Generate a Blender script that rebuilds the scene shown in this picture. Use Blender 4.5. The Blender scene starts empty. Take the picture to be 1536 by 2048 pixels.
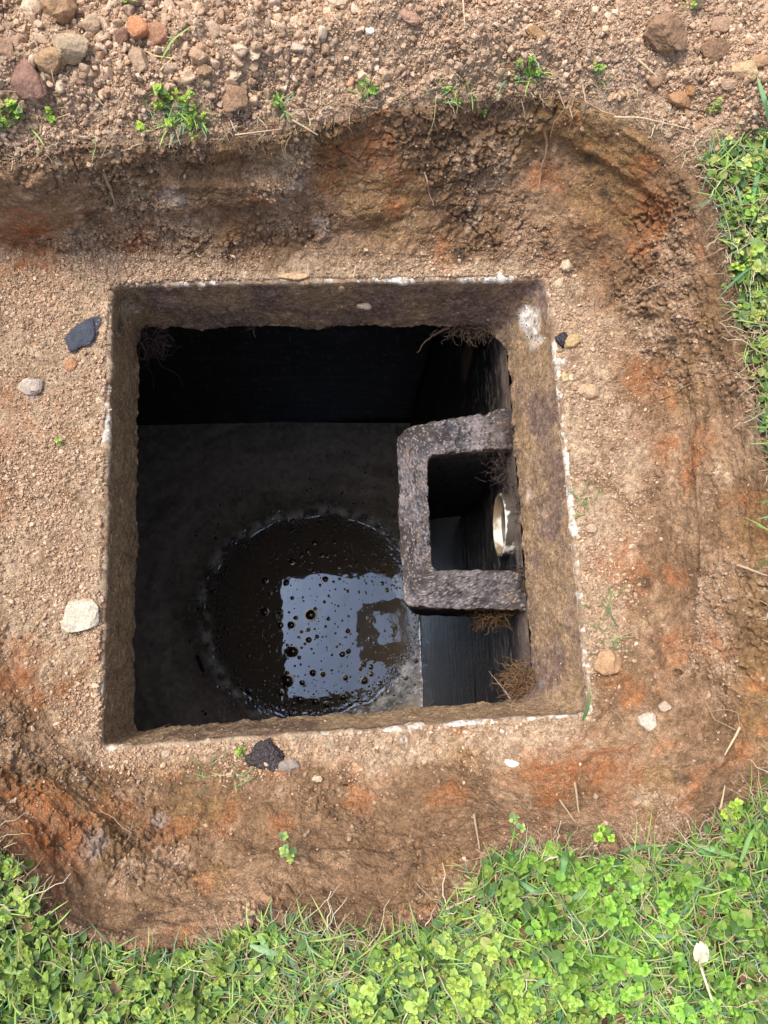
import bpy, math
import numpy as np
from mathutils import Vector, Matrix
from mathutils.bvhtree import BVHTree
PI = math.pi
C = bpy.context.scene.collection
rng = np.random.default_rng(7)
R = math.radians

# ------------------------------------------------------------------ camera
CAM_H = 1.02                       # metres above the concrete rim (z = 0)
FPX = 1536.0                       # focal length in pixels of the 1536 x 2048 photograph
def cam_axes(nx, ny):              # (nx, ny): the pixel straight below the lens
    d = np.array([nx - 768, -(ny - 1024), -FPX]); d /= np.linalg.norm(d)
    z = -d; up = np.array([0, 1., 0]); y = up - up.dot(z) * z; y /= np.linalg.norm(y)
    return np.array([np.cross(y, z), y, z])
AX = cam_axes(685, 1370)           # camera -> world rotation
cam = bpy.data.cameras.new('camera'); cam.sensor_fit = 'HORIZONTAL'; cam.sensor_width = 36; cam.lens = 36
cam.clip_start = 0.02; cam.clip_end = 500
co = bpy.data.objects.new('camera', cam); C.objects.link(co)
M4 = Matrix([list(AX[i]) + [0] for i in range(3)] + [[0, 0, 0, 1]]); M4.translation = (0, 0, CAM_H)
co.matrix_world = M4
bpy.context.scene.camera = co
def ray(px, py):
    w = AX @ np.array([px - 768, -(py - 1024), -FPX]); return w / np.linalg.norm(w)
def P(px, py, z):                  # photo pixel + height -> world point
    w = ray(px, py); t = (z - CAM_H) / w[2]; return np.array([w[0] * t, w[1] * t, z])

# ------------------------------------------------------------------ light
SUN_EL, SUN_AZ = 65.0, -58.0       # azimuth from +Y towards +X (negative: from the upper left)
world = bpy.data.worlds.new('World'); bpy.context.scene.world = world; world.use_nodes = True
nt = world.node_tree; nt.nodes.clear()
sky = nt.nodes.new('ShaderNodeTexSky'); sky.sky_type = 'NISHITA'; sky.sun_disc = False
sky.sun_elevation = R(SUN_EL); sky.sun_rotation = R(SUN_AZ); sky.air_density = 1.0; sky.dust_density = 4.0; sky.ozone_density = 1.0
hs = nt.nodes.new('ShaderNodeHueSaturation'); hs.inputs['Saturation'].default_value = 0.7
bg = nt.nodes.new('ShaderNodeBackground'); bg.inputs[1].default_value = 0.15
wo = nt.nodes.new('ShaderNodeOutputWorld')
nt.links.new(sky.outputs[0], hs.inputs['Color']); nt.links.new(hs.outputs[0], bg.inputs[0]); nt.links.new(bg.outputs[0], wo.inputs[0])
sl = bpy.data.lights.new('sun', 'SUN'); sl.energy = 1.75; sl.angle = R(22); sl.color = (1, 0.95, 0.87)
so = bpy.data.objects.new('sun', sl); C.objects.link(so)
sd = Vector((math.sin(R(SUN_AZ)) * math.cos(R(SUN_EL)), math.cos(R(SUN_AZ)) * math.cos(R(SUN_EL)), math.sin(R(SUN_EL))))
so.rotation_euler = sd.to_track_quat('Z', 'Y').to_euler()
vs = bpy.context.scene.view_settings
vs.view_transform = 'Standard'; vs.look = 'None'; vs.gamma = 1; vs.exposure = 0.93
bpy.context.scene.cycles.max_bounces = 8

# ------------------------------------------------------------------ noise (numpy)
_T = np.random.default_rng(3).uniform(-1, 1, (64, 64, 64)).astype(np.float32)
def vn(p, f, seed=0):
    f = np.asarray(f, dtype=np.float32)
    q = p.astype(np.float32) * f + np.float32(seed * 7.31 + 100)
    i = np.floor(q).astype(np.int32); u = q - i; u = u * u * (3 - 2 * u); i &= 63; j = (i + 1) & 63
    x0, y0, z0 = i.T; x1, y1, z1 = j.T; a, b, c = u.T
    r = (_T[x0, y0, z0] * (1 - a) + _T[x1, y0, z0] * a) * (1 - b) + (_T[x0, y1, z0] * (1 - a) + _T[x1, y1, z0] * a) * b
    s = (_T[x0, y0, z1] * (1 - a) + _T[x1, y0, z1] * a) * (1 - b) + (_T[x0, y1, z1] * (1 - a) + _T[x1, y1, z1] * a) * b
    return r * (1 - c) + s * c
_RM = np.array([[0.36, 0.48, -0.8], [-0.8, 0.6, 0], [0.48, 0.64, 0.6]], dtype=np.float32)
def fbm(p, f, o=4, seed=0, g=0.5):
    r = 0; a = 1; n = 0
    for k in range(o):
        r = r + a * vn(p, f, seed + k); n += a; a *= g; f = f * 2.03; p = p @ _RM
    return r / n
def sm(a, b, x):
    t = np.clip((x - a) / (b - a), 0, 1); return t * t * (3 - 2 * t)
def mixc(c, col, m):
    return c * (1 - m[:, None]) + np.asarray(col)[None, :] * m[:, None]

# ------------------------------------------------------------------ mesh building
def mesh_obj(name, V, F, mat, parent=None, col=None, smooth=True, uvless=True):
    """V (n,3), F: (m,k) array or list of such arrays -> one mesh object"""
    Fs = F if isinstance(F, list) else [F]
    me = bpy.data.meshes.new(name)
    V = np.asarray(V, dtype=np.float32)
    me.vertices.add(len(V)); me.vertices.foreach_set('co', V.ravel())
    loops = np.concatenate([f.ravel() for f in Fs]).astype(np.int32)
    tot = np.concatenate([np.full(len(f), f.shape[1], dtype=np.int32) for f in Fs])
    st = np.concatenate([[0], np.cumsum(tot)[:-1]]).astype(np.int32)
    me.loops.add(len(loops)); me.loops.foreach_set('vertex_index', loops)
    me.polygons.add(len(tot)); me.polygons.foreach_set('loop_start', st); me.polygons.foreach_set('loop_total', tot)
    me.polygons.foreach_set('use_smooth', np.full(len(tot), smooth, dtype=bool))
    if col is not None:
        ca = me.color_attributes.new('Col', 'FLOAT_COLOR', 'POINT')
        c4 = np.ones((len(V), 4), dtype=np.float32); c4[:, :3] = col
        ca.data.foreach_set('color', c4.ravel())
    me.update(); me.validate()
    me.materials.append(mat)
    o = bpy.data.objects.new(name, me); C.objects.link(o)
    if parent: o.parent = parent
    return o
def tag(o, label=None, cat=None, group=None, kind=None):
    if label: o['label'] = label
    if cat: o['category'] = cat
    if group: o['group'] = group
    if kind: o['kind'] = kind
    return o
def empty(name, loc, label, cat, group=None):
    o = bpy.data.objects.new(name, None); o.empty_display_size = 0.02; C.objects.link(o); o.location = loc
    return tag(o, label, cat, group)
def grid_faces(nr, nc, wrap=False):
    r = np.arange(nr - 1)[:, None]; c = np.arange(nc if wrap else nc - 1)[None, :]; c1 = (c + 1) % nc
    return np.stack([(r * nc + c), (r * nc + c1), ((r + 1) * nc + c1), ((r + 1) * nc + c)], -1).reshape(-1, 4)
def scatter(tv, tf, pos, rot, scl, col, shade=None):
    """many copies of one template merged: tv (k,3), tf (m,q), pos (n,3), rot (n,3,3), scl (n,3), col (n,3)"""
    n, k = len(pos), len(tv)
    V = np.einsum('nij,nkj->nki', rot, tv[None] * scl[:, None, :]) + pos[:, None, :]
    F = (tf[None] + (np.arange(n) * k)[:, None, None]).reshape(-1, tf.shape[1])
    Cc = np.repeat(col[:, None, :], k, 1)
    if shade is not None: Cc = Cc * shade[None, :, None]
    return V.reshape(-1, 3), F, Cc.reshape(-1, 3)
def merge(parts):
    V = []; F = []; K = []; o = 0
    for v, f, c in parts:
        V.append(v); F.append(f + o); K.append(c); o += len(v)
    return np.concatenate(V), F, np.concatenate(K)
def rand_rot(n):
    q = rng.normal(size=(n, 4)); q /= np.linalg.norm(q, axis=1)[:, None]; w, x, y, z = q.T
    return np.stack([1 - 2 * (y * y + z * z), 2 * (x * y - z * w), 2 * (x * z + y * w), 2 * (x * y + z * w), 1 - 2 * (x * x + z * z), 2 * (y * z - x * w),
                     2 * (x * z - y * w), 2 * (y * z + x * w), 1 - 2 * (x * x + y * y)], -1).reshape(n, 3, 3)
def rz(a): c, s = math.cos(a), math.sin(a); return np.array([[c, -s, 0], [s, c, 0], [0, 0, 1]])
def rx(a): c, s = math.cos(a), math.sin(a); return np.array([[1, 0, 0], [0, c, -s], [0, s, c]])
def ry(a): c, s = math.cos(a), math.sin(a); return np.array([[c, 0, s], [0, 1, 0], [-s, 0, c]])
def ico(sub):
    import bmesh
    b = bmesh.new(); bmesh.ops.create_icosphere(b, subdivisions=sub, radius=1)
    v = np.array([x.co[:] for x in b.verts]); f = np.array([[q.index for q in x.verts] for x in b.faces]); b.free(); return v, f
ICO = {k: ico(k) for k in (1, 2, 3, 5)}
def tube(pts, rad, sides=5, col=(.3, .2, .1)):
    pts = np.asarray(pts, float); n = len(pts); rad = np.broadcast_to(np.asarray(rad, float), (n,))
    t = np.gradient(pts, axis=0); t /= np.linalg.norm(t, axis=1)[:, None] + 1e-9
    ref = np.array([0.13, 0.21, 1.0]); a = np.cross(t, ref); a /= np.linalg.norm(a, axis=1)[:, None] + 1e-9; b = np.cross(t, a)
    th = np.arange(sides) / sides * 2 * PI
    V = pts[:, None] + rad[:, None, None] * (np.cos(th)[None, :, None] * a[:, None] + np.sin(th)[None, :, None] * b[:, None])
    col = np.asarray(col, float); col = np.broadcast_to(col, (n, 3)) if col.ndim == 1 else col
    return V.reshape(-1, 3), grid_faces(n, sides, True), np.repeat(col, sides, 0)
def resample(pts, n, jit=0.0, seed=None):
    pts = np.asarray(pts, float); d = np.r_[0, np.cumsum(np.linalg.norm(np.diff(pts, axis=0), axis=1))]
    s = np.linspace(0, d[-1], n); q = np.stack([np.interp(s, d, pts[:, k]) for k in range(3)], -1)
    for _ in range(max(1, n // (3 * len(pts)))): q[1:-1] = (q[:-2] + 2 * q[1:-1] + q[2:]) / 4
    if jit:
        j = rng.normal(size=(n, 3)); 
        for _ in range(2): j[1:-1] = (j[:-2] + j[1:-1] + j[2:]) / 3
        q = q + j * jit
    return q
def ribbon(pts, w, up=(0, 0, 1), fold=0.25, col=(.1, .2, .05)):
    """a grass blade: keeled strip with tapered tip, three vertices across, doubled by a hair of thickness"""
    pts = np.asarray(pts, float); n = len(pts); t = np.gradient(pts, axis=0); t /= np.linalg.norm(t, axis=1)[:, None] + 1e-9
    a = np.cross(t, np.asarray(up, float)); a /= np.linalg.norm(a, axis=1)[:, None] + 1e-9; b = np.cross(a, t)
    s = np.linspace(0, 1, n); ww = w * np.minimum(1, 0.45 + s * 3) * (1 - s ** 3) ** 0.8 / 2 + 1e-5
    V = np.stack([pts - a * ww[:, None] + b * (fold * ww)[:, None], pts, pts + a * ww[:, None] + b * (fold * ww)[:, None]], 1).reshape(-1, 3)
    col = np.asarray(col, float); cc = np.broadcast_to(col, (n, 3)) if col.ndim == 1 else col
    cc = np.repeat(cc, 3, 0) * np.tile([0.92, 1.18, 0.92], n)[:, None]
    return V, grid_faces(n, 3), cc

# ------------------------------------------------------------------ materials
def mat(name, rough=0.9, spec=0.3, attr=True, base=(.5, .5, .5), bump=None, var=None, transl=0, ior=1.45, coat=0, rough_noise=None):
    m = bpy.data.materials.new(name); m.use_nodes = True; t = m.node_tree; b = t.nodes['Principled BSDF']; L = t.links.new
    b.inputs['Roughness'].default_value = rough; b.inputs['Specular IOR Level'].default_value = spec; b.inputs['IOR'].default_value = ior
    b.inputs['Coat Weight'].default_value = coat
    tc = t.nodes.new('ShaderNodeTexCoord'); src = None
    if attr:
        a = t.nodes.new('ShaderNodeAttribute'); a.attribute_name = 'Col'; src = a.outputs['Color']
    else:
        a = t.nodes.new('ShaderNodeRGB'); a.outputs[0].default_value = (*base, 1); src = a.outputs[0]
    for (sc, lo, hi, p) in (var or []):
        n = t.nodes.new('ShaderNodeTexNoise'); n.inputs['Scale'].default_value = sc; n.inputs['Detail'].default_value = 6; n.inputs['Roughness'].default_value = .65
        L(tc.outputs['Object'], n.inputs['Vector'])
        mr = t.nodes.new('ShaderNodeMapRange'); mr.inputs[1].default_value = 0.5 - p; mr.inputs[2].default_value = 0.5 + p; mr.inputs[3].default_value = lo; mr.inputs[4].default_value = hi
        L(n.outputs[0], mr.inputs[0])
        v = t.nodes.new('ShaderNodeVectorMath'); v.operation = 'SCALE'; L(src, v.inputs[0]); L(mr.outputs[0], v.inputs['Scale']); src = v.outputs[0]
    L(src, b.inputs['Base Color'])
    prev = None
    for (kind, sc, dist) in (bump or []):
        if kind == 'vor':
            n = t.nodes.new('ShaderNodeTexVoronoi'); n.inputs['Scale'].default_value = sc; out = n.outputs['Distance']
        else:
            n = t.nodes.new('ShaderNodeTexNoise'); n.inputs['Scale'].default_value = sc; n.inputs['Detail'].default_value = 5; out = n.outputs[0]
        L(tc.outputs['Object'], n.inputs['Vector'])
        bp = t.nodes.new('ShaderNodeBump'); bp.inputs['Distance'].default_value = dist; bp.inputs['Strength'].default_value = 1
        if kind == 'vor': bp.invert = True
        L(out, bp.inputs['Height'])
        if prev: L(prev, bp.inputs['Normal'])
        prev = bp.outputs[0]
    if prev: L(prev, b.inputs['Normal'])
    if transl:
        tr = t.nodes.new('ShaderNodeBsdfTranslucent'); L(src, tr.inputs[0]); mx = t.nodes.new('ShaderNodeMixShader'); mx.inputs[0].default_value = transl
        L(b.outputs[0], mx.inputs[1]); L(tr.outputs[0], mx.inputs[2]); L(mx.outputs[0], t.nodes['Material Output'].inputs[0])
    return m
M_soil = mat('soil', .92, .25, var=[(160, .66, 1.34, .2), (620, .55, 1.5, .2)], bump=[('vor', 210, .0016), ('noise', 420, .0028), ('noise', 1300, .0012)])
M_crumb = mat('crumb', .95, .15, var=[(300, .75, 1.25, .2), (1100, .8, 1.2, .2)], bump=[('noise', 700, .0012)])
M_stone = mat('stone', .85, .3, var=[(90, .75, 1.2, .2), (500, .7, 1.3, .22)], bump=[('noise', 260, .002), ('noise', 900, .001)])
M_conc = mat('concrete', .8, .35, var=[(60, .75, 1.25, .2), (420, .65, 1.35, .22)], bump=[('noise', 350, .0016), ('noise', 1000, .0008)])
M_wet = mat('wet_wall', .38, .38, var=[(25, .5, 1.5, .2), (300, .6, 1.5, .2)], bump=[('noise', 120, .002), ('noise', 500, .001)])
M_leaf = mat('leaf', .5, .35, var=[(350, .85, 1.15, .2)], transl=.28)
M_grass = mat('grass_blade', .42, .4, var=[(200, .85, 1.15, .2)], transl=.22)
M_straw = mat('straw', .7, .3, var=[(300, .75, 1.2, .2)])
M_root = mat('root', .85, .2, var=[(400, .75, 1.2, .2)])
M_pipe = mat('pipe_plastic', .3, .5, var=[(60, .85, 1.05, .2)])
M_tar = mat('wet_sludge', .22, .6, var=[(300, .7, 1.4, .2)], bump=[('noise', 250, .003), ('noise', 900, .001)])

# ------------------------------------------------------------------ pit soil: one sheet from the opening to the horizon
TOPC = [(-.329, .562), (.303, .583), (.323, -.039), (-.300, -.073)]      # rim corners TL TR BR BL (z = 0)
LIPC = [(-.325, .560), (.268, .573), (.283, -.025), (-.296, -.059)]      # lip corners (z = -.13)
def ring(cs, rad, n):
    """n points round the quad (multiple of 4), corners rounded"""
    cs = np.array(cs, float); m = n // 4; out = []
    rad = rad if hasattr(rad, '__len__') else [rad] * 4
    for k in range(4):
        a, b, pa, nb = cs[k], cs[(k + 1) % 4], cs[k - 1], cs[(k + 2) % 4]
        L = np.linalg.norm(b - a); d = (b - a) / L; t = np.arange(m) / m * L
        ra, rb = rad[k], rad[(k + 1) % 4]
        pts = a + d * t[:, None]
        dp = (pa - a) / np.linalg.norm(pa - a); s = t < ra; u = .5 + .5 * t[s] / ra
        e0, e1 = a + dp * ra, a + d * ra
        pts[s] = ((1 - u) ** 2)[:, None] * e0 + (2 * u * (1 - u))[:, None] * a + (u ** 2)[:, None] * e1
        dn = (nb - b) / np.linalg.norm(nb - b); te = L - t; s = te < rb; u = .5 - .5 * te[s] / rb
        e0, e1 = b - d * rb, b + dn * rb
        pts[s] = ((1 - u) ** 2)[:, None] * e0 + (2 * u * (1 - u))[:, None] * b + (u ** 2)[:, None] * e1
        out.append(pts)
    return np.concatenate(out)
CEN = np.array([0.0, 0.26])
NT = 2400
TH = np.arange(NT) / NT * 2 * PI
def polar_curve(pts):
    q = np.array([p[:2] for p in pts]) - CEN; a = np.arctan2(q[:, 1], q[:, 0]) % (2 * PI); r = np.hypot(*q.T); o = np.argsort(a); a, r = a[o], r[o]
    rr = np.interp(TH, np.r_[a[-1] - 2 * PI, a, a[0] + 2 * PI], np.r_[r[-1], r, r[0]])
    return rr
def smooth_c(r, k):
    w = np.hanning(2 * k + 1); w /= w.sum(); return np.convolve(np.r_[r[-k:], r, r[:k]], w, 'valid')
GZ = 0.18
rA = polar_curve(ring(TOPC, .010, 2400)) + .0030 + .0016 * vn(np.c_[np.cos(TH), np.sin(TH), 0 * TH], 24, 901)
pB = [(-130, 450), (0, 490), (130, 505), (400, 515), (768, 512), (1050, 505), (1190, 535), (1265, 640), (1300, 900), (1290, 1220), (1245, 1390), (1150, 1500), (900, 1540), (600, 1560),
      (400, 1565), (220, 1545), (90, 1460), (0, 1300), (-40, 900), (-80, 600)]
pC = [(-330, 300), (-150, 292), (0, 318), (60, 325), (130, 288), (300, 282), (450, 275), (560, 268), (640, 245), (720, 226), (900, 203), (1060, 190), (1180, 192), (1270, 232), (1345, 290), (1420, 380), (1450, 500), (1472, 620), (1495, 730),
      (1520, 850), (1545, 960), (1550, 1200), (1575, 1400), (1545, 1560), (1440, 1640), (1320, 1700), (1180, 1705), (1060, 1690), (985, 1700), (950, 1760), (880, 1830), (780, 1870), (700, 1860),
      (600, 1835), (500, 1850), (420, 1890), (260, 1905), (130, 1870), (75, 1790), (20, 1700), (-120, 1600), (-330, 1350), (-430, 1000), (-430, 650)]
rB = smooth_c(polar_curve([P(x, y, .02) for x, y in pB]), 40)
rC = smooth_c(polar_curve([P(x, y, GZ) for x, y in pC]), 12)
rC = np.maximum(rC, rB + .006)
nA, nB, nC, nD = 95, 165, 150, 26
rows_r, rows_z, rows_k = [], [], []
for i in range(nA):
    s = i / nA; rows_r.append(rA + (rB - rA) * s); d = (rB - rA) * s
    rows_z.append(-.006 + (.0085 + .003 * np.maximum(0, vn(np.c_[np.cos(TH), np.sin(TH), 0 * TH], 14, 903))) * sm(0, .0045, d) + .016 * s ** 2.2); rows_k.append(np.full(NT, s))
for i in range(nB):
    s = i / nB; f = 1 - (1 - s) ** 1.35; rows_r.append(rB + (rC - rB) * f)
    rows_z.append(.0185 + (GZ - .0185) * (0.3 * s + .7 * s ** 1.25) * np.ones(NT)); rows_k.append(np.full(NT, 1 + s))
for i in range(nC):
    s = i / nC; rows_r.append(rC + .34 * s ** 1.15); rows_z.append(np.full(NT, GZ)); rows_k.append(np.full(NT, 2 + s))
for i in range(nD):
    s = i / (nD - 1); rows_r.append(rC + .34 + .01 * (8000 ** s - 1)); rows_z.append(np.full(NT, GZ)); rows_k.append(np.full(NT, 3 + s))
RR = np.array(rows_r); ZZ = np.array(rows_z); KK = np.array(rows_k); NR = len(RR)
GX = CEN[0] + RR * np.cos(TH); GY = CEN[1] + RR * np.sin(TH)
def normals(G):
    du = np.roll(G, -1, 1) - np.roll(G, 1, 1); dv = np.gradient(G, axis=0); n = np.cross(dv, du)
    n /= np.linalg.norm(n, axis=2)[..., None] + 1e-12; n *= np.sign(n[..., 2:3] + .2); return n
G = np.stack([GX, GY, ZZ], -1); N0 = normals(G)
p = G.reshape(-1, 3); k = KK.ravel(); nn = N0.reshape(-1, 3)
near = 1 - sm(3.0, 3.6, k)
wall = sm(.75, 1.15, k) * (1 - sm(1.93, 2.02, k)); top = sm(1.97, 2.03, k); floor_ = 1 - sm(.75, 1.15, k)
# spoil heap behind (+Y), turf on the right and in front
ang = np.arctan2(p[:, 1] - CEN[1], p[:, 0] - CEN[0])
spoil = sm(0, .05, p[:, 1] - (.60 + .35 * np.clip(p[:, 0] - .34, 0, 1)) + .02 * vn(p, 12, 5)) * top
dC = (RR - rC).ravel()
p[:, 2] += spoil * (.05 * sm(.0, .10, dC) + .03 * fbm(p, 9, 3, 11) * sm(0, .05, dC)) * (1 - sm(.6, 3, dC))
p[:, 2] -= .012 * np.exp(-np.abs(dC) / .008) * top
lumps = fbm(p, 7, 3, 21); med = fbm(p, 26, 3, 31); fine = fbm(p, 85, 3, 41); vfine = fbm(p, 260, 2, 51)
rid = 1 - np.abs(fbm(p, 45, 3, 61)) * 2.6
rough = sm(-.12, .36, fbm(p, 11, 3, 71))          # 0 = smeared clay, 1 = crumbly
bil = 1 - 2 * np.abs(fbm(p, 62, 3, 63)) * 1.8; bil2 = np.abs(fbm(p, 150, 2, 67)) * 2
disp = wall * (.017 * lumps + .008 * med + .0045 * fine * (.4 + rough) + .0028 * vfine * (.3 + rough) + .0045 * bil2 * rough * sm(-.2, .3, bil) - .006 * sm(.80, 1, rid) * (.25 + rough))
disp += wall * (.0035 * fbm(p * [1, 1, 3.2], 30, 3, 68) * (1 - rough))
disp += wall * .012 * sm(-.1, .5, vn(p, (6, 6, 22), 77)) * sm(0, .4, k - 1)
disp += floor_ * sm(.03, .3, k) * (.004 * lumps + .0035 * med) + floor_ * sm(0, .2, k) * (.0028 * fine + .0022 * vfine)
disp += top * near * (.010 * med * (1 + spoil) + .006 * fine + .003 * vfine)
pi = p + nn * disp[:, None]
G = pi.reshape(NR, NT, 3); N1 = normals(G); nn = N1.reshape(-1, 3); p = pi
GN = nn
# colours
TAN = (.43, .312, .208); MID = (.315, .198, .118); BRN = (.215, .128, .071); ORG = (.34, .125, .045); OCH = (.27, .155, .055); DRK = (.045, .033, .027)
col = np.tile(np.array(BRN), (len(p), 1))
n1 = fbm(p, 14, 4, 81); n2 = fbm(p, 40, 4, 91); n3 = fbm(p, 150, 3, 95)
col = mixc(col, MID, sm(-.25, .25, n1 + .5 * n2 + .25 * n3))
col = mixc(col, OCH, sm(.12, .4, fbm(p, 10, 4, 101)) * .45)
left = sm(.22, .30, -p[:, 0]); tanm = floor_ * sm(-.25, .25, .50 - k * (.85 - .35 * left) + .8 * n1 + .6 * n2)
tanm = np.maximum(tanm, wall * sm(.15, .5, .9 * n2 + .6 * n1 + .35 * rough - .25 + .3 * n3) * .85)
col = mixc(col, TAN, np.clip(tanm * (.65 + .5 * sm(-.4, .4, n3)), 0, 1))
col = mixc(col, (.225, .13, .078), top * .95)
col = mixc(col, (.44, .31, .21), spoil * sm(-.45, .1, n2 + .3 * n3))
col = mixc(col, (.11, .062, .036), top * (1 - spoil) * .85)
col = mixc(col, DRK, sm(.25, .55, fbm(p * [1, 1, 1.5], 22, 5, 111, .65)) * .45 * (1 - top))
col = mixc(col, (.40, .155, .055), sm(.12, .42, fbm(p * [1, 1, 1.6], 13, 5, 113, .6)) * sm(-.2, .3, n2) * .5 * (1 - top))
col = col * (1 + .35 * n3 + .25 * fbm(p, 420, 2, 115))[:, None]
outer_ = top * (1 - spoil) * sm(.26, .45, dC); col = mixc(col, (.085, .13, .036), outer_ * sm(-.5, .1, n1 + .6 * n2)); col = mixc(col, (.12, .19, .05), outer_ * sm(0, .4, n2 + .5 * n3) * .6)
bvh = None
def make_bvh():
    st_r, st_c = 4, 6; ri = np.r_[np.arange(0, NR - 20, st_r), NR - 20]; ci = np.arange(0, NT, st_c)
    g = G[ri][:, ci]; return BVHTree.FromPolygons(g.reshape(-1, 3).tolist(), grid_faces(len(ri), len(ci), True).tolist())
bvh = make_bvh()
def at(px, py, lift=0.0, z=0.0):                   # the point of the soil seen at a photo pixel
    w = ray(px, py); h = bvh.ray_cast(Vector((0, 0, CAM_H)), Vector(w))
    if h[0] is None: return P(px, py, z)
    return np.array(h[0]) - w * lift
# orange clay and dark stains lie in the soil itself
def patch(px, py, r, c, amt=.9, stretch=1.0):
    global col
    c0 = at(px, py); d = np.linalg.norm((p - c0) * np.array([1, 1, .8]), axis=1)
    near_ = d < r * 2.2
    if not near_.any(): return
    q = p[near_]; dd = d[near_] / r + 1.5 * fbm(q * [1, 1, 1.8], 30, 4, 121, .6) + .6 * fbm(q, 170, 3, 131)
    m = (1 - sm(.15, 1.35, dd)) * amt * (.6 + .6 * sm(-.4, .3, fbm(q, 90, 3, 133))); col[near_] = mixc(col[near_], c, m)
for x, y, r in [(30, 480, .022), (55, 560, .03), (85, 455, .02), (280, 480, .02), (40, 1390, .018), (45, 1300, .016), (130, 1375, .014), (205, 1600, .018), (105, 1575, .02), (70, 1650, .032),
                (95, 1690, .022), (25, 1590, .02), (150, 1440, .01), (740, 290, .02), (650, 335, .018), (790, 345, .016), (1100, 345, .014), (1310, 440, .026), (1280, 345, .012), (1390, 880, .016), (1385, 930, .014),
                (1460, 1000, .010), (1150, 1535, .022), (1210, 1552, .022), (1100, 1560, .02), (1240, 1130, .024), (1360, 1280, .013), (1350, 1155, .01), (790, 410, .012), (450, 1640, .014), (340, 1670, .014),
                (720, 1590, .014), (1270, 1380, .012), (1330, 905, .012), (1300, 760, .02), (20, 1010, .02), (10, 900, .02), (10, 780, .018), (1060, 1750, .012), (900, 1590, .016), (1440, 1290, .014), (560, 1650, .01)]:
    patch(x, y, r * 1.6, ORG, .5)
for x, y, r in [(520, 390, .012), (535, 1820, .012), (280, 1845, .012), (1175, 315, .012), (940, 425, .01), (1210, 385, .012), (1300, 580, .01), (1290, 1165, .008), (915, 505, .014), (1080, 490, .012), (1140, 590, .01),
                (1350, 690, .014), (710, 520, .006), (260, 1750, .01), (1370, 1560, .008), (190, 440, .012)]:
    patch(x, y, r, DRK, .65)
for x, y, r in [(70, 770, .022), (345, 400, .02), (640, 450, .014), (590, 375, .018), (200, 1690, .016), (320, 1640, .008), (1240, 160, .03), (180, 1180, .02)]:
    patch(x, y, r, (.40, .33, .28), .6)
c0 = at(1352, 1345); d_ = np.linalg.norm((p - c0) * [1, 1.6, 1], axis=1); p[:] = p - GN * (.022 * np.exp(-(d_ / .006) ** 4))[:, None]; G = p.reshape(NR, NT, 3)
soil = mesh_obj('ground', p, grid_faces(NR, NT, True), M_soil, col=col)
tag(soil, 'bare brown clay soil of the pit, its spoil bank and the ground around', kind='structure')

# helper: random points on the soil by a density
CELLW = (np.linalg.norm(np.roll(G, -1, 1) - G, axis=2) * np.linalg.norm(np.gradient(G, axis=0), axis=2)).ravel()
FR = AX.T
def project(q):                                    # world -> photo pixel (used only to keep counts inside the view)
    v = (q - np.array([0, 0, CAM_H])) @ AX         # camera coordinates
    return 768 + FPX * v[:, 0] / -v[:, 2], 1024 - FPX * v[:, 1] / -v[:, 2]
PX, PY = project(p)
inview = (PX > -160) & (PX < 1700) & (PY > -140) & (PY < 2190)
wide = (PX > -1000) & (PX < 2550) & (PY > -650) & (PY < 2850)
def sample(dens, n, ow=.12):
    w0 = CELLW * dens * inview; w = np.where(inview, w0, CELLW * dens * wide * ow); n = int(n * w.sum() / w0.sum()); w = w / w.sum(); idx = rng.choice(len(p), n, p=w)
    r, c = idx // NT, idx % NT; r = np.clip(r, 0, NR - 2); a, b = rng.random((2, n, 1)); c1 = (c + 1) % NT
    q = G[r, c] * (1 - a) * (1 - b) + G[r, c1] * a * (1 - b) + G[r + 1, c] * (1 - a) * b + G[r + 1, c1] * a * b
    return q, GN[idx], idx

# ------------------------------------------------------------------ concrete septic tank
tank = empty('septic_tank', (0, 0.26, 0), 'open concrete septic tank in the pit, square opening stained brown with scuffed white edges', 'septic tank')
INV = Matrix.Translation((0, -.26, 0))
def under(o): o.matrix_parent_inverse = INV; return o
NL = 2000
ti = np.arange(NL) / NL * 2 * PI
tr = ring(TOPC, [.012, .016, .008, .010], NL); lr = ring(LIPC, [.016, .075, .05, .012], NL)
def outn(r):
    t = np.roll(r, -1, 0) - np.roll(r, 1, 0); t /= np.linalg.norm(t, axis=1)[:, None]; n = np.stack([-t[:, 1], t[:, 0]], -1); return n
nt_, nl_ = outn(tr), outn(lr)
rows = []; kk = []
def box_ring(o):
    return ring([(-1.05 - o, 1.0 + o), (.36 + o, 1.04 + o), (.39 + o, -.5 - o), (-1.0 - o, -.55 - o)], .05, NL)
rows.append(np.c_[box_ring(-.3) * .0 + tr + nt_ * .10, np.full(NL, -.05)]); kk.append(-1)
rows.append(np.c_[tr + nt_ * .075, np.full(NL, -.03)]); kk.append(-1)
for o, z in [(.05, -.001), (.04, 0), (.03, 0), (.022, 0), (.016, 0), (.012, 0), (.009, 0), (.006, -.0001), (.004, -.0005), (.002, -.0013), (.0008, -.0026), (0, -.0045)]:
    rows.append(np.c_[tr + nt_ * o, np.full(NL, z)]); kk.append(0)
NF = 90
for i in range(1, NF + 1):
    s = i / NF; q = tr * (1 - s) + lr * s; rows.append(np.c_[q, np.full(NL, -.0045 - .1225 * s)]); kk.append(s)
for o, z in [(.001, -.130), (.004, -.133), (.012, -.134), (.03, -.134), (.07, -.134)]:
    rows.append(np.c_[lr + nl_ * o, np.full(NL, z)]); kk.append(1.1)
rows.append(np.c_[box_ring(0), np.full(NL, -.134)]); kk.append(1.2)
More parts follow.
